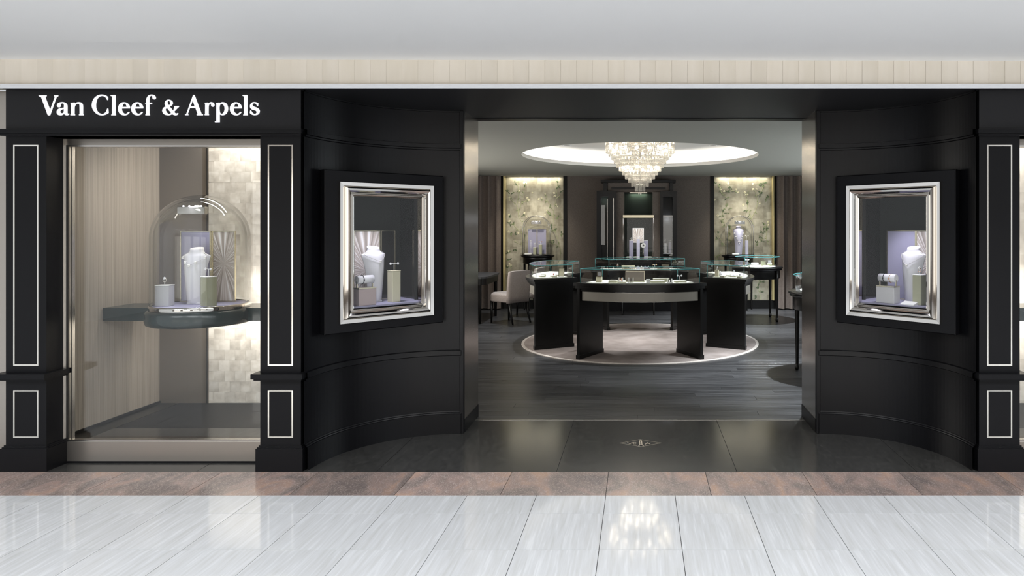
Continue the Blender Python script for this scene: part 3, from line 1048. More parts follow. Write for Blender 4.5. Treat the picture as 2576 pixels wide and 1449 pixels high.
ZS = 0.974
JX, JY = -3.115, 4.80
jar = bell_jar(frame(JX, JY, ZS), 0.304, 0.80, 'large glass dome with chrome base on green window shelf')
zf = ZS + 0.0265
light_bar(frame(JX - 0.005, JY - 0.09, 1.662), 0.19, 'small steel light bar hanging inside large window dome')
board(frame(JX - 0.130, JY + 0.13, zf), 0.222, 0.52, 'lavender framed board behind white bust under large window dome')
board(frame(JX + 0.067, JY + 0.145, zf), 0.166, 0.52, 'framed board of fanned white filaments under large window dome', 'feather', fan=(0.0, 0.28))
Fb = frame(JX - 0.045, JY + 0.0, zf, -0.12)
bust(Fb, 0.395, 'white necklace bust under large window dome')
necklace(Fb, 0.395, 0.70, 'pearl motif necklace on bust under large window dome', 5)
Fp = frame(JX - 0.180, JY - 0.115, zf, 0.15)
block(Fp, 0.088, 0.08, 0.145, 'short pearl grey block beside bust under large window dome', 'stand_grey')
ring(Fp @ Matrix.Translation((0.0, 0, 0.145)), 'flower ring upright on short grey block in window dome', 0.034)
Fp = frame(JX + 0.128, JY - 0.12, zf, -0.5)
block(Fp, 0.072, 0.072, 0.205, 'tall olive block beside bust under large window dome', 'stand_green')
earrings(Fp @ Matrix.Translation((0, 0, 0.205)), 'flower earrings on tall olive block in window dome', 0.06, 0.05)
lamp('dome_spot', 'SPOT', (JX, JY - 0.12, 1.72), 16, (0.88, 0.87, 1.0), (JX - 0.03, JY + 0.03, 1.15), spot=75, blend=0.7, radius=0.03)


def wall_case(s, label):
    F = Matrix.Translation((s * 1.757, 4.709, 0)) @ Matrix.Rotation(-s * PI / 4, 4, 'Z')
    t = thing('framed_showcase', label, 'showcase', F @ Matrix.Translation((0, 0, 0.83)))
    sm = MB().rect_frame(0.30, 0.965, 1.80, [(0, 0.10), (0, 0.0), (0.119, 0.0), (0.125, 0.006), (0.125, 0.11)])
    sm.build('surround', 'lacquer', t, F)
    cf = MB().rect_frame(0.24, 1.00, 1.752, [(0, 0.03), (0, -0.012), (0.006, -0.018), (0.012, -0.012), (0.015, -0.006), (0.021, -0.012), (0.030, -0.032), (0.040, -0.046), (0.052, -0.050), (0.060, -0.042), (0.064, -0.026), (0.068, -0.016), (0.070, -0.022), (0.094, -0.026), (0.096, -0.022), (0.096, 0.004)], 0)
    cf.build('chrome_frame', 'chrome', t, F)
    MB().box(-0.242, 0.242, 0.012, 0.018, 0.998, 1.754).build('pane', 'glass', t, F)
    ins = MB()
    ins.box(-0.30, 0.30, 0.02, 0.44, 0.985, 1.008)
    ins.build('case_floor', 'lavender', t, F)
    MB().box(-0.30, 0.30, 0.43, 0.45, 1.008, 1.80).build('case_back', 'case_green', t, F)
    for q in (-1, 1):
        MB().box(*sorted((q * 0.29, q * 0.31)), 0.0, 0.45, 0.985, 1.80).build('case_side', 'case_green' if q * s > 0 else 'case_dark', t, F)
    MB().box(-0.30, 0.30, 0.0, 0.45, 1.80, 1.82).build('case_top', 'case_wall', t, F)
    p = F @ Vector((0, 0.12, 1.78))
    q = F @ Vector((0, 0.20, 1.1))
    lamp('case_light', 'SPOT', p, 17, (0.90, 0.88, 1.0), q, spot=88, blend=0.8, radius=0.05)
    return F


FL = wall_case(-1, 'black wall showcase with chrome picture frame on curved wall next to display window')
FR = wall_case(1, 'black wall showcase with chrome picture frame on curved wall beyond doorway, lavender board inside')
ZC = 1.008


def loc(F, u, d, rz=0.0, z=ZC):
    return F @ Matrix.Translation((u, d, z)) @ Matrix.Rotation(rz, 4, 'Z')


board(loc(FL, 0.005, 0.355), 0.20, 0.515, 'board of fanned pale filaments behind bust in showcase next to display window', 'feather', fan=(0.0, 0.22))
board(loc(FL, 0.165, 0.355), 0.112, 0.515, 'narrow smoked mirror board in champagne frame beside bust in wall showcase', 'case_dark')
Fb = loc(FL, 0.0, 0.21, 0.35)
bust(Fb, 0.395, 'white bust with small pendant in wall showcase next to display window')
necklace(Fb, 0.395, 0.74, 'fine chain with single pearl pendant in showcase next to display window', 1)
bracelet_rest(loc(FL, -0.13, 0.075, 0.1), 0.128, 0.08, 0.205, 'mauve bracelet box with bright roll in wall showcase next to display window', 'stand_mauve', bands=1)
Fp = loc(FL, 0.105, 0.13, 0.2)
block(Fp, 0.07, 0.06, 0.225, 'tall cream block with earrings in wall showcase next to display window', 'stand_cream', top='stand_cream')
earrings(Fp @ Matrix.Translation((0, 0, 0.225)), 'white flower earrings on cream block in wall showcase next to display window', 0.062, 0.05)

board(loc(FR, -0.095, 0.355), 0.222, 0.515, 'lavender framed board behind bust in showcase beyond doorway')
board(loc(FR, 0.10, 0.36), 0.17, 0.515, 'half hidden board of fanned filaments in showcase beyond doorway', 'feather', fan=(0.02, 0.28))
Fb = loc(FR, 0.05, 0.21, -0.30)
bust(Fb, 0.395, 'white bust with tiny dark pendant in wall showcase beyond doorway')
necklace(Fb, 0.395, 0.68, 'thin chain with tiny pendant on bust in showcase beyond doorway', 1)
bracelet_rest(loc(FR, -0.065, 0.075, -0.1), 0.14, 0.08, 0.205, 'grey bracelet box with two bracelets on white roll in showcase beyond doorway', 'stand_grey')
Fp = loc(FR, 0.145, 0.11, -0.25)
block(Fp, 0.07, 0.06, 0.21, 'sage green block with ring in wall showcase beyond doorway', 'stand_green')
ring(Fp @ Matrix.Translation((0, 0, 0.21)), 'pearl ring upright on sage block in showcase beyond doorway', 0.03, 0.013, 'rose_gold', 'pearl')
cd_ = MB().loft([[(-0.05, -0.03, 0), (0.05, -0.03, 0), (0.05, 0.03, 0), (-0.05, 0.03, 0)], [(-0.05, -0.03, 0.006), (0.05, -0.03, 0.006), (0.05, 0.03, 0.022), (-0.05, 0.03, 0.022)]], True, True, True, False)
tag(cd_.build('display_card', 'white_card', None, loc(FR, 0.095, 0.058, -0.1)), 'white slanted card at foot of sage block in wall showcase', 'card')

# ------------------------------------------------------------------ shop room shell
RX = 3.62
sf = struct('shop_floor', MB().box(-RX, RX, YD, YB + 0.2, -0.06, -0.012), 'wood_black')
pw = 0.125
rowi = 0
y = YD
pcache = {}
while y < YB:
    x = -RX - random.random() * 1.6
    while x < RX:
        L = random.choice((1.6, 1.9, 2.2))
        a, b = max(x, -RX), min(x + L, RX)
        if b - a > 0.05:
            k = (round(b - a, 3))
            if k not in pcache:
                pcache[k] = MB().bevel_box(0.0006, k - 0.0006, 0.0006, pw - 0.0006, -0.014, 0, 0.0012).mesh('plank', 'plank')
            place('plank', pcache[k], sf, Matrix.Translation((a, y, 0)))
        x += L
    y += pw
ZCE = 2.50
RC = (0.0, 9.17)
RR = 1.585
# ceiling with a round opening
cm = MB()
n = 96
circ = [(RC[0] + RR * math.cos(2 * PI * j / n), RC[1] + RR * math.sin(2 * PI * j / n)) for j in range(n)]
sq = []
for j in range(n):
    a = 2 * PI * j / n
    c, s_ = math.cos(a), math.sin(a)
    k = 1 / max(abs(c), abs(s_))
    sq.append((RC[0] + 2.2 * c * k, RC[1] + 2.2 * s_ * k))
for j in range(n):
    q = (j + 1) % n
    cm.poly([(*circ[j], ZCE), (*circ[q], ZCE), (*sq[q], ZCE), (*sq[j], ZCE)])
for (a, b, c, d) in ((-RX, -2.2, YD, YB + .2), (2.2, RX, YD, YB + .2), (-2.2, 2.2, YD, RC[1] - 2.2), (-2.2, 2.2, RC[1] + 2.2, YB + .2)):
    cm.poly([(a, c, ZCE), (a, d, ZCE), (b, d, ZCE), (b, c, ZCE)])
ce = struct('ceiling_shop', cm, 'shop_ceiling')
MB().lathe([(RR, ZCE), (RR, ZCE + 0.048), (RR + 0.02, ZCE + 0.048), (RR + 0.02, ZCE + 0.012), (RR + 0.15, ZCE + 0.012)], 96, *RC).build('cove_lip', 'cove', ce)
prof = [(RR + 0.15, ZCE + 0.012)]
for i in range(9):
    a = PI / 2 * i / 8
    prof.append((RR + 0.03 + 0.12 * math.cos(a), ZCE + 0.11 + 0.12 * math.sin(a)))
prof += [(0.001, ZCE + 0.23)]
MB().lathe(prof, 96, *RC).build('cove_dome', 'cove', ce)
led = MB().tube([(RC[0] + (RR + 0.06) * math.cos(2 * PI * j / 96), RC[1] + (RR + 0.06) * math.sin(2 * PI * j / 96), ZCE + 0.028) for j in range(96)], 0.008, 6, closed=True)
led.build('cove_led_strip', 'led', ce)
dl = MB().lathe([(0.075, 0), (0.075, -0.006), (0.052, -0.006), (0.05, 0.02), (0.001, 0.02)], 20)
dlm = dl.mesh('downlight', 'white_trim')
ddk = MB().lathe([(0.05, -0.003), (0.001, -0.003)], 20).mesh('downlight_lens', 'dark_metal')
for k in range(6):
    a = PI / 6 + k * PI / 3
    F = Matrix.Translation((RC[0] + 1.22 * math.cos(a), RC[1] + 1.22 * math.sin(a), ZCE + 0.2285))
    o = place('downlight', dlm, ce, F)
    place('downlight_lens', ddk, o, F)
struct('wall_side_left', MB().box(-RX - .1, -RX, YD, YB + .2, 0, 2.8), 'taupe')
struct('wall_side_right', MB().box(RX, RX + .1, YD, YB + .2, 0, 2.8), 'taupe')
wfr = MB().box(-RX - .1, -1.36, YD + .04, YD + .10, 0, 2.8)
wfr.box(1.36, RX + .1, YD + .04, YD + .10, 0, 2.8)
wfr.box(-1.36, 1.36, YD + .04, YD + .10, 2.42, 2.8)
struct('wall_front_inside', wfr, 'taupe')

# back wall: two papered niches, taupe panels between
NL = (-2.55, -1.445)
NR = (1.395, 2.500)
for nm, a, b in (('wall_back_left', -RX, NL[0] - .041), ('wall_back_centre', NL[1] + .041, NR[0] - .041), ('wall_back_right', NR[1] + .041, RX)):
    w = struct(nm, MB().box(a, b, YB, YB + .2, 0, 2.6), 'taupe')
    for c in (a, b):
        if abs(c) < RX - .1:
            sgn = 1 if c == a else -1
            MB().box(*sorted((c - sgn * .012, c + sgn * .03)), YB - .014, YB - .0005, 0, 2.499).build('niche_stile', 'wood_black', w)
    MB().box(a, b, YB - .012, YB - .0005, 0, .165).build('skirting', 'wood_black', w)
for a, b in (NL, NR):
    struct('wall_niche', MB().box(a - .04, b + .04, YB + .16, YB + .2, 0, 2.6), 'taupe')
    struct('baseboard_niche', MB().box(a - .04, b + .04, YB + .02, YB + .12, 0, .159), 'wood_black')
YP = YB + 0.10


def blade(c, ang, L, w, yy):
    d = Vector((math.cos(ang), 0, math.sin(ang)))
    nn = Vector((-d.z, 0, d.x))
    c = Vector((c.x, yy, c.z))
    return [c, c + d * L * .35 + nn * w, c + d * L * .7 + nn * w * .7, c + d * L, c + d * L * .7 - nn * w * .7, c + d * L * .35 - nn * w]


def floral(a, b, label, ox, oy, sc, stems, leaves, flowers, gold_left):
    t = thing('floral_panel', label, 'wall panel', ((a + b) / 2, YP, 0.16))
    MB().box(a, b, YP, YP + .02, 0.16, 2.5).build('leaf_paper', 'gold_leaf', t)
    e = MB().box(a - .04, a, YB + .0, YP + .02, 0.16, 2.5)
    e.build('gilded_reveal', 'gold_edge' if gold_left else 'wood_black', t)
    e = MB().box(b, b + .04, YB + .0, YP + .02, 0.16, 2.5)
    e.build('gilded_reveal', 'wood_black' if gold_left else 'gold_edge', t)

    def W(p):
        return at(ox + p[0] / sc, oy + p[1] / sc, YP)
    for st in stems:
        P = [W(p) for p in st]
        Q = []
        for i in range(len(P) - 1):          # smooth the hand-drawn stem
            p0, p1, p2, p3 = P[max(i - 1, 0)], P[i], P[i + 1], P[min(i + 2, len(P) - 1)]
            for k in range(5):
                u = k / 5
                Q.append(0.5 * ((2 * p1) + (p2 - p0) * u + (2 * p0 - 5 * p1 + 4 * p2 - p3) * u * u + (3 * p1 - p0 - 3 * p2 + p3) * u ** 3))
        Q.append(P[-1])
        MB().tube([(q.x, YP - .001, q.z) for q in Q], [0.005 - 0.0025 * i / len(Q) for i in range(len(Q))], 5).build('stem', 'stem', t)
        # small leaves along the stem
        for i in range(3, len(Q) - 1, 4):
            ang = random.uniform(0, 2 * PI)
            MB().poly(blade(Q[i], ang, random.uniform(.035, .06), .009, YP - .003 - .0004 * (len(t.children) % 9))).build('leaf', 'leaf_mid', t)
    for p in leaves:
        c = W(p)
        for k in range(random.choice((2, 3, 4))):
            ang = random.uniform(0, 2 * PI)
            MB().poly(blade(c, ang, random.uniform(.04, .072), .012, YP - .004 - .0007 * k)).build('leaf', 'leaf' if random.random() < .7 else 'leaf_mid', t)
    for p in flowers:
        c = W(p)
        mb = MB()
        r = random.uniform(.010, .018)
        for k in range(5):
            a_ = 2 * PI * k / 5 + random.random()
            mb.ball((c.x + r * .8 * math.cos(a_), YP - .002, c.z + r * .8 * math.sin(a_)), r * .7, 7, 4, 1)
        for i, v in enumerate(mb.v):
            mb.v[i] = (v[0], YP - .002 + (v[1] - YP + .002) * .15, v[2])
        mb.build('blossom', 'petal', t)
    return t


floral(*NL, 'painted branch wallpaper niche beside the upholstered chairs', 1190, 440, 6.0375,
       [[(745, 1200), (740, 900), (750, 740), (690, 630), (715, 520), (750, 350), (790, 170)], [(690, 630), (670, 480), (600, 400), (530, 280)], [(665, 470), (690, 300), (680, 150), (665, 30)], [(750, 330), (690, 250)],
        [(740, 430), (800, 400), (840, 370)], [(1320, 1300), (1325, 1100), (1260, 900), (1230, 760), (1220, 560), (1260, 380), (1275, 200), (1270, 60)], [(1215, 540), (1140, 420), (1060, 370), (990, 365)],
        [(1140, 420), (1110, 320), (1095, 290)], [(1260, 370), (1320, 310)], [(1215, 640), (1150, 570), (1100, 560)], [(600, 1560), (575, 1440), (550, 1370)], [(740, 890), (640, 790), (600, 740)], [(740, 1060), (680, 1040), (640, 1000)], [(1325, 1100), (1260, 1060), (1180, 1030)],
        [(800, 1000), (780, 900), (790, 800)]],
       [(550, 650), (560, 740), (610, 750), (560, 900), (640, 910), (625, 1130), (540, 1180), (1190, 1020), (1240, 1010), (1280, 680), (1230, 830), (1340, 890), (1190, 790), (1300, 640), (1150, 610), (1180, 480), (530, 260), (600, 270), (640, 120), (790, 150), (1290, 190), (1300, 100), (1345, 240), (1160, 590), (760, 610), (550, 1290), (520, 1420)],
       [(800, 125), (775, 120), (550, 350), (555, 385), (825, 355), (850, 380), (695, 420), (780, 580), (808, 625), (1095, 290), (1000, 368), (1230, 275), (1240, 325), (1125, 540), (1095, 600), (545, 605), (540, 855), (550, 705), (690, 885), (525, 1180), (550, 1350), (570, 1370), (1265, 450), (1285, 480), (1040, 350), (700, 250), (900, 270), (540, 1160), (525, 1385), (540, 1500), (560, 1600), (535, 1650)], True)
floral(*NR, 'painted trailing leaf wallpaper niche behind the round display table', 1780, 440, 5.573,
       [[(640, 700), (600, 560), (560, 450), (545, 330), (555, 250)], [(610, 620), (690, 450), (690, 300), (650, 200)], [(270, 1030), (180, 900), (110, 800)], [(850, 980), (820, 860), (850, 640)], [(690, 960), (780, 900), (830, 850)], [(150, 130), (200, 260), (280, 330)],
        [(275, 440), (220, 500), (195, 640), (230, 720)], [(330, 220), (390, 230), (420, 250)], [(130, 1210), (100, 1120)], [(130, 1210), (150, 1130), (200, 1100)], [(320, 730), (310, 850), (265, 900)], [(690, 290), (760, 230), (780, 130)], [(720, 1840), (740, 1700), (700, 1560), (720, 1450)]],
       [(150, 140), (185, 245), (265, 325), (275, 430), (305, 465), (215, 490), (275, 540), (195, 570), (200, 640), (230, 725), (320, 725), (140, 900), (205, 980), (150, 820), (320, 830), (335, 925), (265, 890), (740, 280), (720, 150), (550, 380), (690, 955), (770, 935), (740, 870), (780, 745), (815, 745), (795, 700), (765, 810), (800, 790), (580, 570), (540, 500), (780, 130), (825, 95), (745, 240), (820, 330), (860, 320), (100, 120), (330, 180), (280, 240), (150, 1130), (710, 1560), (740, 1640), (690, 1700), (760, 1500), (640, 1760)],
       [(290, 125), (400, 205), (425, 245), (635, 205), (635, 130), (520, 250), (530, 280), (815, 890), (845, 660), (140, 570), (730, 400), (95, 350), (500, 420), (180, 200), (230, 230), (560, 275), (690, 200), (850, 700)], False)
for a, b in (NL, NR):
    c = (a + b) / 2
    lamp('niche_light', 'AREA', (c, YB + 0.03, 2.485), 4.5, (1.0, 0.93, 0.76), (c, YP + 0.02, 1.3), 0.95, 0.04)
    lamp('niche_wash', 'SPOT', (c, 11.9, 2.44), 66, (1.0, 0.92, 0.76), (c, YP, 1.15), spot=80, blend=0.9, radius=0.05)


def curtain(xa, xb, label):
    mb = MB()
    nx = 60
    A, B = [], []
    k = (xb - xa) / 0.155
    for i in range(nx + 1):
        u = i / nx
        x = xa + (xb - xa) * u
        yy = YB - 0.13 + 0.055 * math.sin(2 * PI * k * u) * (0.8 + 0.2 * math.sin(5 * u)) + 0.012 * math.sin(4 * PI * k * u + 1)
        A.append((x, yy))
    rings = [[(x, yy, z) for z in (0.02, 0.6, 1.3, 1.9, 2.495)] for x, yy in A]
    mb.loft(rings, False)
    rings = [[(x, yy + .012, z) for z in (0.02, 0.6, 1.3, 1.9, 2.495)] for x, yy in A]
    mb.loft(rings, False)
    o = mb.build('curtain', 'curtain')
    return tag(o, label, 'curtain')


curtain(-3.56, -2.60, 'long taupe pleated curtain behind the desk')
curtain(2.55, 3.56, 'long taupe pleated curtain behind the nearer round display table')

# ------------------------------------------------------------------ carpet
cp = thing('round_carpet', 'round mauve carpet with pale border under the ring of counters', 'carpet', (RC[0], RC[1], 0))
MB().lathe([(RR - 0.035, 0.004), (RR - 0.035, 0.009), (0.001, 0.009)], 96, *RC).build('pile', 'carpet', cp)
MB().lathe([(RR, 0.0005), (RR, 0.008), (RR - .004, 0.0095), (RR - 0.035, 0.0095)], 96, *RC).build('border', 'carpet_rim', cp)

# ------------------------------------------------------------------ ring of four curved display counters
RAD = math.radians


def pol(r, a, z):
    return (r * math.sin(a), -r * math.cos(a), z)


cparts = []


def cpart(name, mb, m, kind=None):
    cparts.append((name, mb.mesh(name, m), kind))


A1 = RAD(29.0)
tb = MB().arc(0.935, 1.53, -RAD(30.6), RAD(30.6), 0.852, 0.885, 32)
cpart('top', tb, 'wood_black')
cpart('top_moulding', MB().arc(0.95, 1.512, -RAD(30.0), RAD(30.0), 0.822, 0.852, 32), 'wood_black')
cpart('frame', MB().arc(0.97, 1.485, -RAD(28.2), RAD(28.2), 0.79, 0.822, 32).arc(0.985, 1.455, -RAD(27.8), RAD(27.8), 0.675, 0.79, 32), 'wood_black')
cpart('apron_panel', MB().arc(1.455, 1.474, -RAD(27.2), RAD(27.2), 0.680, 0.785, 32), 'apron')
cpart('drawer_trim', MB().arc(1.456, 1.479, -RAD(11), RAD(11), 0.783, 0.787, 16).arc(1.456, 1.479, -RAD(11), RAD(11), 0.678, 0.682, 16), 'inlay')
for s in (-1, 1):
    mb = MB()
    a = s * RAD(28.6)
    h = 0.018
    ca, sa = math.cos(a), math.sin(a)

    def rp(r, o, z):
        return (r * sa + o * ca, -r * ca + o * sa, z)
    for (r0, r1, hh, z0, z1) in ((0.985, 1.500, 0.019, 0.0, 0.822), (0.975, 1.510, 0.026, 0.0, 0.045)):
        b = len(mb.v)
        mb.v += [rp(r0, -hh, z0), rp(r1, -hh, z0), rp(r1, hh, z0), rp(r0, hh, z0), rp(r0, -hh, z1), rp(r1, -hh, z1), rp(r1, hh, z1), rp(r0, hh, z1)]
        for q in ((0, 3, 2, 1), (4, 5, 6, 7), (0, 1, 5, 4), (1, 2, 6, 5), (2, 3, 7, 6), (3, 0, 4, 7)):
            mb.face([b + i for i in q])
    cpart('end_panel', mb, 'wood_black')
GA = RAD(28.0)
GZ0, GZ1 = 0.885, 1.052
# glass: outer and inner curved panes, two end panes, lid
for nm, r in (('curved_pane', 1.478), ('curved_pane', 0.985)):
    m_ = MB()
    m_.loft([[pol(r, -GA + 2 * GA * i / 24, GZ0), pol(r, -GA + 2 * GA * i / 24, GZ1 - .008)] for i in range(25)], False)
    cpart(nm, m_, 'glass')
for s in (-1, 1):
    cpart('end_pane', MB().poly([pol(0.985, s * GA, GZ0), pol(1.478, s * GA, GZ0), pol(1.478, s * GA, GZ1 - .008), pol(0.985, s * GA, GZ1 - .008)]), 'glass')
cpart('lid_pane', MB().loft([[pol(0.985, -GA + 2 * GA * i / 24, GZ1), pol(1.478, -GA + 2 * GA * i / 24, GZ1)] for i in range(25)], False), 'glass')
ge = MB()
arcp = [-GA + 2 * GA * i / 24 for i in range(25)]
for r in (1.478, 0.985):
    ge.tube([pol(r, a, GZ1 - .004) for a in arcp], 0.0045, 5)
for s in (-1, 1):
    ge.tube([pol(0.985, s * GA, GZ1 - .004), pol(1.478, s * GA, GZ1 - .004)], 0.0045, 5)
    for r in (0.985, 1.478):
        ge.tube([pol(r, s * GA, GZ0), pol(r, s * GA, GZ1 - .004)], 0.0035, 5)
cpart('glass_edge', ge, 'glass_edge')
for a0, a1 in ((-25.5, -15.2), (-14.6, 14.6), (15.2, 25.5)):
    cpart('deck_pad', MB().arc(1.04, 1.445, RAD(a0), RAD(a1), 0.885, 0.892, 16), 'deck')
CL = {0: 'curved glass-topped counter nearest the doorway', 1: 'curved glass-topped counter opposite the chairs side, near round tables', 2: 'curved glass-topped counter at the back of the ring, before the cabinet', 3: 'curved glass-topped counter beside the upholstered chairs'}
for k in range(4):
    F = frame(RC[0], RC[1], 0.0098, k * PI / 2)
    t = thing('display_counter', CL[k], 'counter', F, 'ring of curved counters')
    for nm, me, kd in cparts:
        place(nm, me, t, F)


def deck(k, deg, r):
    """frame on the deck of counter k at polar angle deg, facing outwards"""
    a = RAD(deg)
    F = frame(RC[0], RC[1], 0, k * PI / 2) @ Matrix.Translation(pol(r, a, 0.9020)) @ Matrix.Rotation(a, 4, 'Z')
    return F


def tray(F, w, d, label, h=0.014, m='tray_sage', pad='white_card', group=None):
    t = thing('jewel_tray', label, 'tray', F, group)
    MB().bevel_box(-w / 2, w / 2, -d / 2, d / 2, 0, h, 0.002).build('base', m, t, F)
    MB().bevel_box(-w / 2 + .006, w / 2 - .006, -d / 2 + .006, d / 2 - .006, h, h + .005, 0.001).build('pad', pad, t, F)
    return t


def gem(F, label, r=0.009, m='diamond', metal='gold', group=None):
    t = thing('jewel', label, 'jewellery', F, group)
    mb = MB()
    flower(mb, (0, 0, r * 1.3), r)
    mb.build('stone', m, t, F)
    MB().tube([(r * math.cos(a), r * .5 * math.sin(a), .002) for a in [2 * PI * i / 12 for i in range(12)]], .0018, 5, closed=True).build('mount', metal, t, F)
    return t


def cuff_stand(F, w, h, label, band='rose_gold'):
    """small white U stand holding a band"""
    t = thing('cuff_stand', label, 'display stand', F)
    mb = MB()
    mb.bevel_box(-w / 2, -w / 2 + .008, -.012, .012, 0, h, .001).bevel_box(w / 2 - .008, w / 2, -.012, .012, 0, h, .001).bevel_box(-w / 2 + .008, w / 2 - .008, -.012, .012, 0, .006, .001)
    mb.build('stand', 'white_card', t, F)
    for s in (-1, 1):
        MB().bevel_box(s * .009 - .004, s * .009 + .004, -.008, .008, .006, h * .85, .001).build('band', band, t, F)
    return t


def glass_plaque(F, w, h, label):
    t = thing('framed_plaque', label, 'display board', F)
    MB().rect_frame(w / 2 - .004, .010, h, [(0, .006), (0, 0), (.004, 0), (.004, .006), (0, .006)]).build('rim', 'frame_gold', t, F)
    MB().box(-w / 2 + .004, w / 2 - .004, .002, .004, .010, h).build('pane', 'brown_panel', t, F)
    MB().bevel_box(-w / 2, w / 2, -.02, .03, 0, .008, .001).build('foot', 'tray_sage', t, F)
    return t


# nearest counter
f = deck(0, -20.5, 1.36)
block(f, .062, .05, .065, 'olive block carrying ring card in nearest counter', 'stand_cream', top='frame_gold')
board(f @ Matrix.Translation((0, 0, .065)), .06, .055, 'pale ring card on olive block in nearest counter', 'stand_grey', name='ring_card')
f = deck(0, -13.2, 1.36)
tray(f, .10, .06, 'sage tray with silver bracelet in nearest counter', .022)
tag(MB().tube([(.035 * math.cos(a), .018 * math.sin(a), .004) for a in [2 * PI * i / 20 for i in range(20)]], .003, 5, closed=True).build('bracelet', 'inlay', None, f @ Matrix.Translation((0, 0, .0265))), 'silver bracelet lying on sage tray in nearest counter', 'bracelet')
f = deck(0, -8.6, 1.40)
tray(f, .095, .05, 'low sage tray under rose gold cuff in nearest counter', .010)
cuff_stand(f @ Matrix.Translation((-.012, .0, .0152)), .052, .045, 'white stand with rose gold cuff in nearest counter')
glass_plaque(deck(0, -2.6, 1.28), .22, .125, 'wide champagne framed plaque in nearest counter')
cuff_stand(deck(0, -4.2, 1.42), .058, .062, 'white stand with two dark bands before framed plaque', 'onyx')
block(deck(0, 3.8, 1.41), .045, .035, .042, 'small white ring cube beside framed plaque in nearest counter', 'white_card')
f = deck(0, 8.6, 1.36)
tray(f, .17, .075, 'long sage tray stepped beneath white pad in nearest counter', .020)
f2 = deck(0, 11.0, 1.295)
block(f2, .19, .04, .046, 'long low pad with white top behind sage tray in nearest counter', 'tray_sage', 'display_riser')
cuff_stand(deck(0, 14.0, 1.415), .060, .046, 'white stand with dark cuff near counter end', 'onyx')
f = deck(0, 20.0, 1.37)
tray(f, .14, .06, 'sage tray under flower earrings at end of nearest counter', .016)
earrings(f @ Matrix.Translation((-.01, 0, .0212)), 'flower earrings on rod at end of nearest counter', .05, .055, .011)
# counter beside the chairs (k=3): its end toward the camera is at local +28
for (dg, r, w, d, lb) in ((21.5, 1.20, .11, .07, 'sage tray at camera end of counter beside the chairs'), (19.5, 1.34, .12, .07, 'white padded tray behind others in counter beside the chairs'), (13.0, 1.14, .14, .06, 'long white tray in counter beside the chairs'), (9.0, 1.30, .13, .07, 'cream tray at outer side of counter beside the chairs')):
    tray(deck(3, dg, r), w, d, lb)
gem(deck(3, 21.5, 1.20) @ Matrix.Translation((0, 0, .0195)), 'red stone jewel on tray in counter beside the chairs', .011, 'red_shell')
ring(deck(3, 14, 1.39), 'tall pearl ring stem in counter beside the chairs', .085, .011, 'gold', 'pearl')
f = deck(3, 18.5, 1.085)
block(f, .05, .04, .07, 'cream block with gold ring in counter beside the chairs', 'stand_cream', top='stand_cream')
ring(f @ Matrix.Translation((0, 0, .07)), 'gold ring on cream block in counter beside the chairs', .02, .011, 'gold', 'pearl')
fw = deck(3, 22.0, 1.10) @ Matrix.Translation((0, 0, .0)) @ Matrix.Rotation(1.25, 4, 'Z') @ Matrix.Rotation(-0.30, 4, 'X')
board(fw, .075, .115, 'leaning champagne framed card in counter beside the chairs', 'stand_cream', name='leaning_card')
# counter on the other side (k=1): its end toward the camera is at local -28
for (dg, r, w, d, lb) in ((-22.5, 1.16, .13, .06, 'low sage tray at camera end of counter by round tables'), (-18.0, 1.28, .15, .08, 'wide lavender pad tray in counter by round tables'), (-14.5, 1.19, .16, .07, 'back sage tray in counter by round tables'), (-23.8, 1.385, .10, .05, 'narrow tray with brooch in counter by round tables')):
    tray(deck(1, dg, r), w, d, lb, pad='bust_lav' if 'lavender' in lb else 'white_card')
earrings(deck(1, -18.0, 1.28) @ Matrix.Translation((0, 0, .0195)), 'drop earrings on stems in counter by round tables', .04, .05, .008)
gem(deck(1, -23.8, 1.385) @ Matrix.Translation((.02, 0, .0195)), 'dark stone brooch in counter by round tables', .01, 'onyx')
f = deck(1, -21.5, 1.075)
block(f, .05, .045, .085, 'slim cream block with ring in counter by round tables', 'stand_cream', top='stand_cream')
ring(f @ Matrix.Translation((0, 0, .085)), 'diamond ring on cream block in counter by round tables', .022, .011)
bp = MB().lathe([(.028, 0), (.03, .01), (.018, .045), (.012, .06), (.001, .066)], 16)
tag(bp.build('ring_cone', 'bust', None, deck(1, -17.5, 1.10)), 'white ring cone beside cream block in counter by round tables', 'display stand')
# back counter (k=2): camera sees its inner side
f = deck(2, 17, 1.16)
ring(f, 'pink ring on stem in back counter', .06, .012, 'rose_gold', 'pearl')
block(deck(2, 9, 1.14), .20, .05, .055, 'long olive plinth in back counter', 'stand_cream', 'display_riser', 'stand_cream')
block(deck(2, -2.5, 1.13), .22, .05, .03, 'low grey plinth in back counter', 'stand_grey', 'display_riser')
f = deck(2, -2.5, 1.13) @ Matrix.Translation((0, 0, .03))
for i in range(4):
    gem(f @ Matrix.Translation((-.08 + .053 * i, 0, 0)), 'bright jewel lined up on low grey plinth in back counter', .009, 'diamond', 'inlay', 'jewels on grey plinth')
earrings(deck(2, -11.5, 1.13), 'gold drop earrings on rod in back counter', .05, .07, .009, 'gold')
glass_plaque(deck(2, -19.5, 1.16), .12, .07, 'small framed plaque at end of back counter')
tray(deck(2, -16.0, 1.12), .09, .05, 'sage tray with earrings at end of back counter')


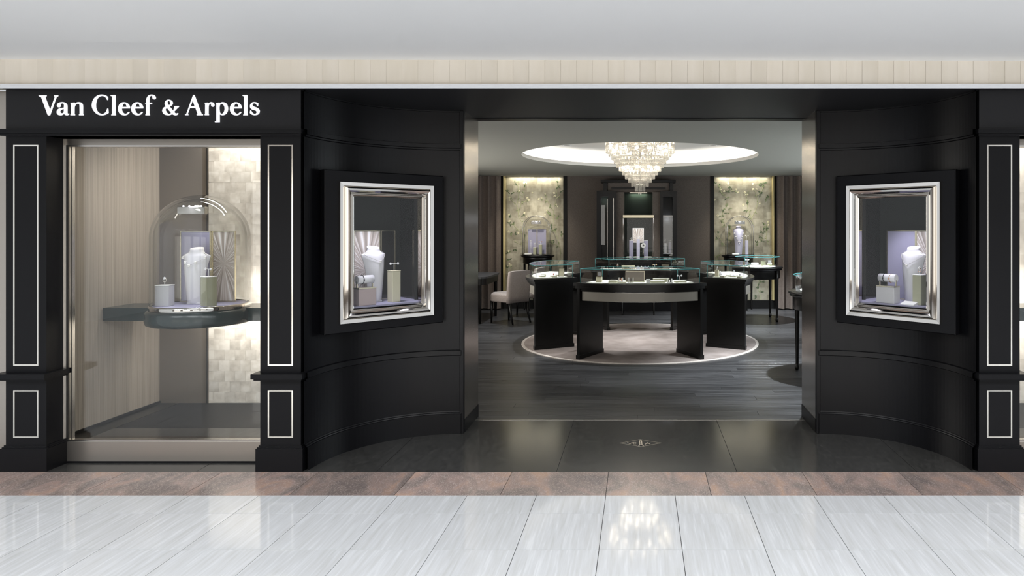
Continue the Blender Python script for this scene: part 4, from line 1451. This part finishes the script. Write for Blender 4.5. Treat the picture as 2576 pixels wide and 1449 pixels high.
# ------------------------------------------------------------------ chandelier
CH = [(.463, 2.722, 2.623), (.460, 2.650, 2.544), (.422, 2.585, 2.502), (.384, 2.535, 2.455), (.351, 2.490, 2.405), (.318, 2.440, 2.350), (.280, 2.388, 2.300), (.239, 2.335, 2.246), (.1975, 2.280, 2.195), (.153, 2.228, 2.145), (.112, 2.175, 2.091), (.0646, 2.12, 2.025)]
ch = thing('chandelier', 'tiered crystal chandelier glowing under round coffer', 'chandelier', (RC[0], RC[1], 2.72))
MB().lathe([(.47, 2.722), (.47, 2.7285), (.05, 2.7285)], 48, *RC).build('ceiling_plate', 'chrome', ch)
MB().tube([(RC[0], RC[1], 2.725), (RC[0], RC[1], 2.03)], .008, 8).build('rod', 'chrome', ch)
for i, (r, z1, z0) in enumerate(CH):
    rg = MB().tube([(RC[0] + (r - .006) * math.cos(2 * PI * j / 48), RC[1] + (r - .006) * math.sin(2 * PI * j / 48), z1) for j in range(48)], .005, 5, closed=True)
    ho = rg.build('tier_hoop', 'chrome', ch)
    nn = max(10, int(2 * PI * r / .0255))
    cr = MB()
    for k in range(nn):
        a = 2 * PI * k / nn
        c, s_ = math.cos(a), math.sin(a)
        w = .0105

        def cp_(du, dr, z):
            return (RC[0] + (r + dr) * c - du * s_, RC[1] + (r + dr) * s_ + du * c, z)
        jit = random.uniform(-.002, .002)
        top = [cp_(-w, -.004, z1), cp_(0, .008, z1), cp_(w, -.004, z1)]
        bot = [cp_(-w, -.004, z0 + .004 + jit), cp_(0, .008, z0 + .004 + jit), cp_(w, -.004, z0 + .004 + jit)]
        cr.loft([top, bot], True, False, False, False)
        b = len(cr.v)
        cr.v.append(cp_(0, 0, z0 + jit))
        for q in range(3):
            cr.face((b - 3 + q, b - 3 + (q + 1) % 3, b))
    cr.build('crystal_row', 'crystal', ho, kind='stuff')
fin = MB()
for k in range(5):
    fin.ball((RC[0] + .02 * math.cos(k * 1.3), RC[1] + .02 * math.sin(k * 1.3), 2.005 - .004 * k), .009, 7, 5)
fin.build('finial', 'crystal', ch)
bm = MB().ball((0, 0, 0), .016, 8, 6, 1.4).mesh('bulb', 'bulb')
for (r, z, nn) in ((.41, 2.675, 16), (.37, 2.585, 14), (.24, 2.345, 10)):
    for k in range(nn):
        a = 2 * PI * (k + .3) / nn
        place('bulb', bm, ch, Matrix.Translation((RC[0] + r * math.cos(a), RC[1] + r * math.sin(a), z)))
lamp('chandelier_glow', 'POINT', (RC[0], RC[1], 2.30), 5, (1, .90, .76), radius=.22)
# recessed ceiling spots of the coffer, aimed down on the four counters and the carpet
for k in range(4):
    a = k * PI / 2
    p = (RC[0] + 1.22 * math.sin(a), RC[1] - 1.22 * math.cos(a))
    lamp('coffer_spot', 'SPOT', (p[0] * 0.98, RC[1] + (p[1] - RC[1]) * .98, 2.70), 220, (.95, .98, 1.0), (p[0], p[1], .9), spot=62, blend=.35, radius=.025)
lamp('carpet_spot', 'SPOT', (RC[0], RC[1] - .0, 1.96), 13, (1, .95, .9), (RC[0], RC[1], 0), spot=50, blend=.12, radius=.03)
# ceiling spots above the round tables and the seating corner
for p, e in (((1.97, 7.02), 750), ((1.96, 11.29), 750), ((-2.2, 11.0), 130), ((0.1, 11.7), 60), ((0, 6.3), 12)):
    lamp('ceiling_spot', 'SPOT', (p[0], p[1], 2.48), e, (.88, .95, 1.0) if e > 100 else (1, .95, .88), (p[0], p[1], 0), spot=85, blend=.6, radius=.03)

# added fill lamps at both side walls, out of view, brightening the room
for s in (-1, 1):
    lamp('side_fill_light', 'AREA', (s * 3.55, 8.6, 1.5), 85, (1.0, .96, .9) if s < 0 else (.88, .95, 1.0), (0, 8.6, 1.7), 4.2, 1.3)

# ------------------------------------------------------------------ round display tables
rp_ = []


def rpart(name, mb, m):
    rp_.append((name, mb.mesh(name, m)))


rpart('top', MB().lathe([(.38, .848), (.405, .850), (.42, .860), (.42, .876), (.408, .885), (.001, .885)], 48), 'wood_black')
rpart('bead', MB().lathe([(.385, .848), (.405, .846), (.408, .836), (.40, .828), (.36, .828)], 48), 'lacquer_gloss')
rpart('apron', MB().lathe([(.375, .828), (.375, .70), (.36, .69), (.3, .69)], 48), 'wood_black')
rpart('pane', MB().lathe([(.345, .885), (.345, 1.042)], 48), 'glass')
rpart('lid_pane', MB().lathe([(.365, 1.05), (.001, 1.05)], 48), 'glass')
rpart('glass_edge', MB().tube([(.366 * math.cos(2 * PI * j / 48), .366 * math.sin(2 * PI * j / 48), 1.047) for j in range(48)], .0045, 5, closed=True).tube([(-.244, -.244, .885), (-.244, -.244, 1.045)], .0035, 5).tube([(.244, -.244, .885), (.244, -.244, 1.045)], .0035, 5), 'glass_edge')
rpart('deck_pad', MB().lathe([(.30, .885), (.30, .892), (.001, .892)], 48), 'deck')
for sx in (-1, 1):
    for sy in (-1, 1):
        lg = MB()
        cx_, cy_ = sx * .27, sy * .29
        pr = [(.028, .83), (.026, .70), (.024, .5), (.017, .075), (.017, .06), (.024, .05), (.025, .02), (.016, 0)]
        lg.lathe(pr, 10, cx_, cy_, True, True)
        rpart('leg', lg, 'wood_black')


def round_table(x, y, label):
    F = frame(x, y, 0)
    t = thing('round_display_table', label, 'table', F, 'round display tables')
    for nm, me in rp_:
        place(nm, me, t, F)
    return F


T1 = round_table(1.97, 7.02, 'round glass-topped table cut off by the door jamb, nearer the doorway')
T2 = round_table(1.96, 11.29, 'round glass-topped table before the trailing leaf wallpaper')
tray(frame(1.75, 7.05, .8922, .3), .10, .07, 'sage tray glimpsed in table cut off by door jamb')
block(frame(1.80, 7.15, .8922), .12, .05, .03, 'low grey pad in table cut off by door jamb', 'stand_grey', 'display_riser')
for (dx, dy, w, d, lb) in ((-.17, -.10, .11, .07, 'sage tray at inner side of round table by wallpaper'), (-.03, -.15, .15, .06, 'long sage tray at front of round table by wallpaper'), (.12, -.17, .10, .06, 'small sage tray at outer front of round table by wallpaper'), (-.02, -.05, .16, .06, 'second row tray in round table by wallpaper')):
    tray(frame(1.96 + dx, 11.29 + dy, .8922), w, d, lb)
board(frame(2.06, 11.30, .8922), .09, .085, 'square sage card standing in round table by wallpaper', 'stand_green', name='standing_card')
f = frame(2.16, 11.26, .8922)
block(f, .07, .05, .05, 'sage block with grey card in round table by wallpaper', 'stand_green')
board(f @ Matrix.Translation((0, 0, .05)), .065, .05, 'grey card on sage block in round table by wallpaper', 'stand_grey', name='ring_card')
bl = MB().lathe([(.045, 0), (.062, .01), (.062, .045), (.055, .05), (.001, .052)], 20)
tag(bl.build('bangle_roll', 'pearl', None, frame(1.93, 11.36, .8922)), 'round pearl white bangle roll in round table by wallpaper', 'display stand')
earrings(frame(1.80, 11.35, .8922), 'tall pearl earring stand in round table by wallpaper', .05, .10, .011, 'pearl')
gem(frame(1.90, 11.12, .8922 + .0195) @ Matrix.Translation((.04, .02, 0)), 'bright jewel on front tray of round table by wallpaper', .010)

# ------------------------------------------------------------------ half-round consoles with glass domes
def console(x, y, label):
    F = frame(x, y, 0)
    t = thing('half_round_console', label, 'console table', F, 'consoles against the papered niches')
    a0, a1 = PI, 2 * PI

    def half(prof, name, m):
        mb = MB()
        mb.lathe(prof, 28, 0, 0, False, False, True, a0, a1)
        mb.poly([(r * 1, 0.0, z) for r, z in prof] + [(-r, 0.0, z) for r, z in reversed(prof)])
        mb.build(name, m, t, F)
    half([(.001, .985), (.30, .985), (.315, .995), (.315, 1.012), (.30, 1.02), (.001, 1.02)], 'top', 'lacquer_gloss')
    half([(.001, .86), (.265, .86), (.275, .87), (.275, .955), (.285, .985), (.001, .985)], 'apron', 'wood_black')
    for a in (PI * 1.04, PI * 1.33, PI * 1.67, PI * 1.96):
        lg = MB().lathe([(.022, .865), (.020, .6), (.014, .03), (.016, 0)], 8, .245 * math.cos(a), .245 * math.sin(a), True, True)
        lg.build('leg', 'wood_black', t, F)
    return F


KX = (-1.918, 1.845)
KY = 12.68
console(KX[0], KY, 'black half-round console before the painted branch wallpaper')
console(KX[1], KY, 'black half-round console before the trailing leaf wallpaper')
KYJ = 12.535


def arch_case(x, label):
    """small domed showcase: arched glass front and back with a curved glass top"""
    F = frame(x, KYJ, 1.0202)
    t = thing('arched_showcase', label, 'showcase', F, 'domed cases on the consoles')
    R, H, D = .245, .715, .10
    pr = [(-R, 0)] + [(-R, H - R)] + [(R * math.cos(PI - PI * i / 20), H - R + R * math.sin(PI - PI * i / 20)) for i in range(1, 20)] + [(R, H - R), (R, 0)]
    MB().bevel_box(-R - .01, R + .01, -D - .01, D + .01, 0, .014, .003).build('base', 'lacquer_gloss', t, F)
    for s in (-1, 1):
        MB().tube([(px_, s * D, pz + .014) for px_, pz in pr], .006, 6).build('arch_rim', 'steel', t, F)
    MB().loft([[(px_, -D, pz + .014), (px_, D, pz + .014)] for px_, pz in pr], False).build('vault_pane', 'glass', t, F)
    MB().poly([(px_, -D, pz + .014) for px_, pz in pr]).build('front_pane', 'glass', t, F)
    return F


K1 = arch_case(KX[0], 'arched glass case with two lavender boards before painted branch wallpaper')
K2 = arch_case(KX[1], 'arched glass case over lavender bust before trailing leaf wallpaper')
for kf, nm in ((K1, 'of lavender board case'), (K2, 'of lavender bust case')):
    light_bar(kf @ Matrix.Translation((0, -.03, .60)), .19, 'small light bar under the arch ' + nm)
    p = kf @ Vector((0, -.06, .64))
    lamp('arch_spot', 'SPOT', p, 5, (.85, .85, 1.0), kf @ Vector((0, .06, .2)), spot=85, blend=.7, radius=.02)
    lamp('arch_spark', 'POINT', kf @ Vector((0, -.02, .665)), .6, (1, .95, .9), radius=.02)
zb = .0142
board(K1 @ Matrix.Translation((-.088, .055, zb)), .172, .47, 'inner lavender board in arched case by chairs')
board(K1 @ Matrix.Translation((.088, .06, zb)), .172, .47, 'outer lavender board in arched case by chairs')
for (u, d, w, h, lb) in ((-.03, -.02, .055, .135, 'short sage block'), (.075, -.02, .06, .185, 'tall sage block')):
    block(K1 @ Matrix.Translation((u, d, zb)), w, .05, h, lb + ' in arched case by chairs', 'stand_green')
ring(K1 @ Matrix.Translation((-.03, -.02, zb + .135)), 'flower ring on short sage block in arched case', .06, .012)
earrings(K1 @ Matrix.Translation((.075, -.02, zb + .185)), 'rose earrings on tall sage block in arched case', .045, .05, .010, 'rose_gold')
ring(K1 @ Matrix.Translation((-.10, -.03, zb)), 'tall thin ring stem in arched case by chairs', .25, .01, 'inlay')
tray(K1 @ Matrix.Translation((-.145, -.065, zb)), .13, .05, 'bright white tray in front of lavender boards', .022, 'white_card')
Fb = K2 @ Matrix.Translation((-.01, .03, zb))
bust(Fb, .52, 'tall lavender bust with long necklace in arched case', 'bust_lav', wx=.74)
necklace(Fb, .52, .40, 'long dark motif necklace on lavender bust', 9, 'onyx', wx=.74)
f = K2 @ Matrix.Translation((.135, 0, zb))
block(f, .055, .05, .26, 'slim lavender block beside lavender bust', 'bust_lav')
earrings(f @ Matrix.Translation((0, 0, .26)), 'pearl earrings on slim lavender block', .05, .085, .011, 'pearl')
tray(K2 @ Matrix.Translation((-.08, -.065, zb)), .13, .05, 'white tray before lavender bust', .02, 'white_card')

# ------------------------------------------------------------------ desk and chairs
dk = thing('writing_desk', 'dark desk with rounded corner partly hidden by the door jamb', 'desk', (-2.9, 11.25, 0))


def round_slab(x0, x1, y0, y1, z0, z1, r, n=8):
    pts = []
    for cx_, cy_, a in ((x1 - r, y1 - r, 0), (x0 + r, y1 - r, PI / 2), (x0 + r, y0 + r, PI), (x1 - r, y0 + r, 1.5 * PI)):
        for i in range(n + 1):
            b = a + PI / 2 * i / n
            pts.append((cx_ + r * math.cos(b), cy_ + r * math.sin(b)))
    return MB().loft([[(x, y, z) for x, y in pts] for z in (z0, z1)], True, True, True, False)


round_slab(-3.45, -2.43, 10.68, 11.80, .722, .752, .14).build('top', 'desk_top', dk)
round_slab(-3.43, -2.45, 10.70, 11.78, .62, .722, .13).build('apron', 'wood_black', dk)
for (x, y) in ((-2.555, 10.78), (-2.50, 11.70), (-3.36, 10.78), (-3.36, 11.70)):
    MB().lathe([(.034, .72), (.03, .6), (.026, .3), (.02, 0)], 8, x, y, True, True).build('leg', 'wood_black', dk)


def chair(F, label):
    t = thing('upholstered_chair', label, 'chair', F, 'upholstered chairs at the desk')
    # local: faces +Y, origin on the floor under the seat centre
    w, d = .225, .245
    rings = []
    for z, k in ((.345, .96), (.36, 1.0), (.445, 1.0), (.468, .97), (.478, .86)):
        rg = []
        for i in range(32):
            a = 2 * PI * i / 32
            c, s = math.cos(a), math.sin(a)
            e = 0.35
            rg.append((w * k * math.copysign(abs(c) ** e, c), d * k * math.copysign(abs(s) ** e, s), z + (.012 if (z > .47 and s > 0) else 0)))
        rings.append(rg)
    MB().loft(rings, True, True, True).build('seat', 'chair_fabric', t, F)
    # back: curved slab leaning back
    rings = []
    for z, y, k in ((.345, -.235, .97), (.45, -.245, 1.0), (.60, -.258, 1.02), (.75, -.278, 1.03), (.835, -.292, 1.02), (.85, -.296, .98)):
        rg = []
        for i in range(13):
            u = -1 + 2 * i / 12
            rg.append((w * k * u, y + .03 * u * u - .022, z - .012 * u ** 4))
        for i in range(13):
            u = 1 - 2 * i / 12
            rg.append((w * k * u, y + .03 * u * u + .03, z - .012 * u ** 4))
        rings.append(rg)
    MB().loft(rings, True, True, True).build('backrest', 'chair_fabric', t, F)
    for sx in (-1, 1):
        MB().tube([(sx * .185, .205, .35), (sx * .185, .215, 0)], [.023, .014], 8).build('leg', 'wood_black', t, F)
        MB().tube([(sx * .185, -.21, .35), (sx * .185, -.245, .15), (sx * .19, -.295, 0)], [.023, .019, .014], 8).build('leg', 'wood_black', t, F)
    return t


ang1 = math.atan2(.6, -.8) - PI / 2
chair(frame(-2.12, 10.95, 0, ang1), 'mauve grey upholstered chair nearer the doorway with its back turned')
chair(frame(-1.98, 11.68, 0, PI / 2 - .15), 'mauve grey upholstered chair half hidden behind the nearer chair')

# ------------------------------------------------------------------ back cabinet with three bays
YK = 12.42
cb = thing('back_cabinet', 'tall black cabinet with glass side bays at centre of back wall', 'cabinet', (-.03, YK, 0))


def xk(px, Y=YK):
    return (px - PX) * Y / FPX


def zk(py, Y=YK):
    return EYE - (py - PY) * Y / FPX


def kbox(name, x0, x1, yt, yb_, y0, y1, m, parent=None):
    return MB().box(xk(x0), xk(x1), y0, y1, zk(yb_), zk(yt)).build(name, m, parent or cb)


# base run and header
MB().box(xk(1500), xk(1704), YK - .02, YB - .005, 0.0, .86).build('base', 'lacquer', cb)
kbox('header', 1511, 1700, 452, 459, YK + .0, YB - .005, 'lacquer_gloss')
kbox('header_rail', 1517, 1527, 459, 480, YK + .08, YB - .01, 'lacquer_gloss')
kbox('header_rail', 1685, 1694, 459, 480, YK + .08, YB - .01, 'lacquer_gloss')
kbox('header_panel', 1528, 1684, 459, 483, YK + .12, YB - .01, 'taupe')
kbox('header_slot', 1537, 1675, 470, 476, YK + .105, YK + .12, 'lacquer_gloss')
for (a, b) in ((1551, 1570), (1642, 1661)):
    kbox('pier', a, b, 483, 655, YK + .04, YB - .01, 'taupe')
# left bay
for (a, b, nm) in ((1501, 1512, 'stile'), (1530, 1551, 'stile')):
    kbox(nm, a, b, 480, 656, YK - .01, YB - .01, 'lacquer_gloss')
kbox('bay_header', 1501, 1551, 480, 495, YK - .009, YB - .01, 'lacquer_gloss')
kbox('bay_back', 1512, 1530, 495, 656, YB - .10, YB - .02, 'case_green')
kbox('door_glass', 1512, 1530, 497, 616, YK + .01, YK + .016, 'shop_glass')
kbox('plinth_block', 1513, 1526, 617, 652, YK + .03, YK + .2, 'lacquer_gloss')
kbox('bright_edge', 1542, 1544, 498, 648, YK - .014, YK - .009, 'steel')
kbox('bright_edge', 1527.2, 1528.6, 500, 648, YK - .002, YK + .008, 'steel')
# right bay
for (a, b, nm) in ((1661, 1668, 'stile'), (1692, 1703, 'stile')):
    kbox(nm, a, b, 480, 656, YK - .01, YB - .01, 'lacquer_gloss')
kbox('bay_header', 1661, 1703, 480, 495, YK - .009, YB - .01, 'lacquer_gloss')
kbox('bay_back', 1668, 1692, 495, 656, YB - .10, YB - .02, 'case_wall')
kbox('door_glass', 1668, 1692, 543, 648, YK + .01, YK + .016, 'shop_glass')
kbox('glass_shelf', 1668, 1692, 637, 639, YK + .03, YB - .12, 'stand_grey')
kbox('bright_edge', 1668, 1692, 542, 544, YK - .004, YK + .008, 'steel')
# centre bay
kbox('centre_back', 1570, 1642, 483, 656, YB - .13, YB - .02, 'case_green')
kbox('metal_shelf', 1567, 1645, 541, 548, YK - .02, YK + .10, 'frame_gold')
kbox('picture_light', 1584, 1628, 483, 485.5, YK + .06, YK + .12, 'steel')
p = at(1606, 487, YK + .1)
lamp('centre_bay_light', 'AREA', (p.x, YK + .14, p.z), 1.2, (.8, 1.0, .75), (p.x, YB - .1, p.z - .5), .3, .03)
lamp('bay_light', 'POINT', (xk(1521), YK + .12, zk(505)), .5, (.8, .95, .9), radius=.02)
lamp('bay_light', 'POINT', (xk(1680), YK + .12, zk(552)), .7, (.85, .9, 1), radius=.02)
f = frame(xk(1674), YK + .12, zk(637))
block(f, .05, .05, .18, 'pale block in glass bay of back cabinet', 'stand_grey')
ring(f @ Matrix.Translation((0, 0, .18)), 'diamond ring in glass bay of back cabinet', .05, .016)
f = frame(xk(1686), YK + .14, zk(637))
block(f, .045, .05, .20, 'blue lavender block in glass bay of back cabinet', 'lavender')
earrings(f @ Matrix.Translation((0, 0, .20)), 'bright earrings in glass bay of back cabinet', .03, .03, .010)

# glass table case standing before the cabinet
YT = 11.75
ct = thing('table_case', 'glass case on dark stand before the back cabinet', 'showcase', (at(1606, 650, YT).x, YT + .13, 0))
xa_, xb_ = at(1557, 650, YT).x, at(1654, 650, YT).x
zt = at(1606, 649, YT).z
MB().bevel_box(xa_, xb_, YT, YT + .34, zt - .022, zt, .004).build('top', 'lacquer_gloss', ct)
MB().box(xa_ + .03, xb_ - .03, YT + .03, YT + .31, zt - .12, zt - .022).build('apron', 'wood_black', ct)
for qx in (xa_ + .06, xb_ - .06):
    for qy in (YT + .06, YT + .28):
        MB().lathe([(.022, zt - .12), (.013, 0.02), (.015, 0)], 8, qx, qy, True, True).build('leg', 'wood_black', ct)
xg0, xg1 = at(1567, 650, YT).x, at(1645, 650, YT).x
zg = at(1606, 549, YT).z
gm_ = MB()
yb0, yb1 = YT + .10, YT + .32
gm_.poly([(xg0, yb0, zt), (xg1, yb0, zt), (xg1, yb0, zg), (xg0, yb0, zg)])
gm_.poly([(xg0, yb0, zt), (xg0, yb1, zt), (xg0, yb1, zg), (xg0, yb0, zg)])
gm_.poly([(xg1, yb0, zt), (xg1, yb1, zt), (xg1, yb1, zg), (xg1, yb0, zg)])
gm_.build('case_glass', 'glass', ct)
ed = MB()
for x in (xg0, xg1):
    ed.tube([(x, yb0, zt), (x, yb0, zg)], .003, 5)
ed.build('glass_edge', 'steel', ct)


def tc(px, d=.2):
    return frame(at(px, 650, YT + d).x, YT + d, zt + .0002)


f = tc(1605.5, .28)
board(f @ Matrix.Translation((0, 0, .26)), .20, .26, 'white fanned filament board on lavender column in table case', 'feather', edge='white_card', fan=(.0, .02))
block(tc(1605.5, .285), .06, .05, .26, 'rear column carrying filament board in table case', 'bust_lav', 'display_column')
for px, h, lb in ((1588, .30, 'lavender column nearer the chairs side in table case'), (1605.5, .33, 'tallest pale column at centre of table case'), (1625, .30, 'lavender column nearer the round tables in table case')):
    F = tc(px, .20)
    block(F, .07 if px != 1605.5 else .055, .05, h, lb, 'bust_lav' if px == 1605.5 else 'lavender', 'display_column')
earrings(tc(1605.5, .20) @ Matrix.Translation((0, 0, .33)), 'bright earrings on tallest column of table case', .045, .03, .012)
ring(tc(1588, .20) @ Matrix.Translation((0, 0, .30)), 'diamond ring on lavender column of table case', .03, .012)
bd = thing('round_badge', 'round white medallion with dark centre in table case', 'medallion', tc(1618.5, .145))
Fd = tc(1618.5, .145)
MB().tube([(0, -.004, .215), (0, .004, .215)], .042, 24).build('disc', 'white_card', bd, Fd)
MB().tube([(0, -.008, .215), (0, -.004, .215)], .016, 16).build('centre', 'onyx', bd, Fd)
MB().tube([(0, 0, 0), (0, 0, .18)], .004, 6).build('stem', 'steel', bd, Fd)
for px, w, lb in ((1582, .09, 'bright white tray at chairs side of table case'), (1601, .11, 'cream tray at front middle of table case'), (1630, .14, 'long cream tray at round table side of table case')):
    tray(tc(px, .055), w, .06, lb, .016, 'stand_cream')
lamp('table_case_spot', 'SPOT', (at(1606, 540, YT).x, YT - .1, 2.44), 40, (.93, .93, 1.0), (at(1606, 620, YT).x, YT + .2, 1.1), spot=34, blend=.6, radius=.02)
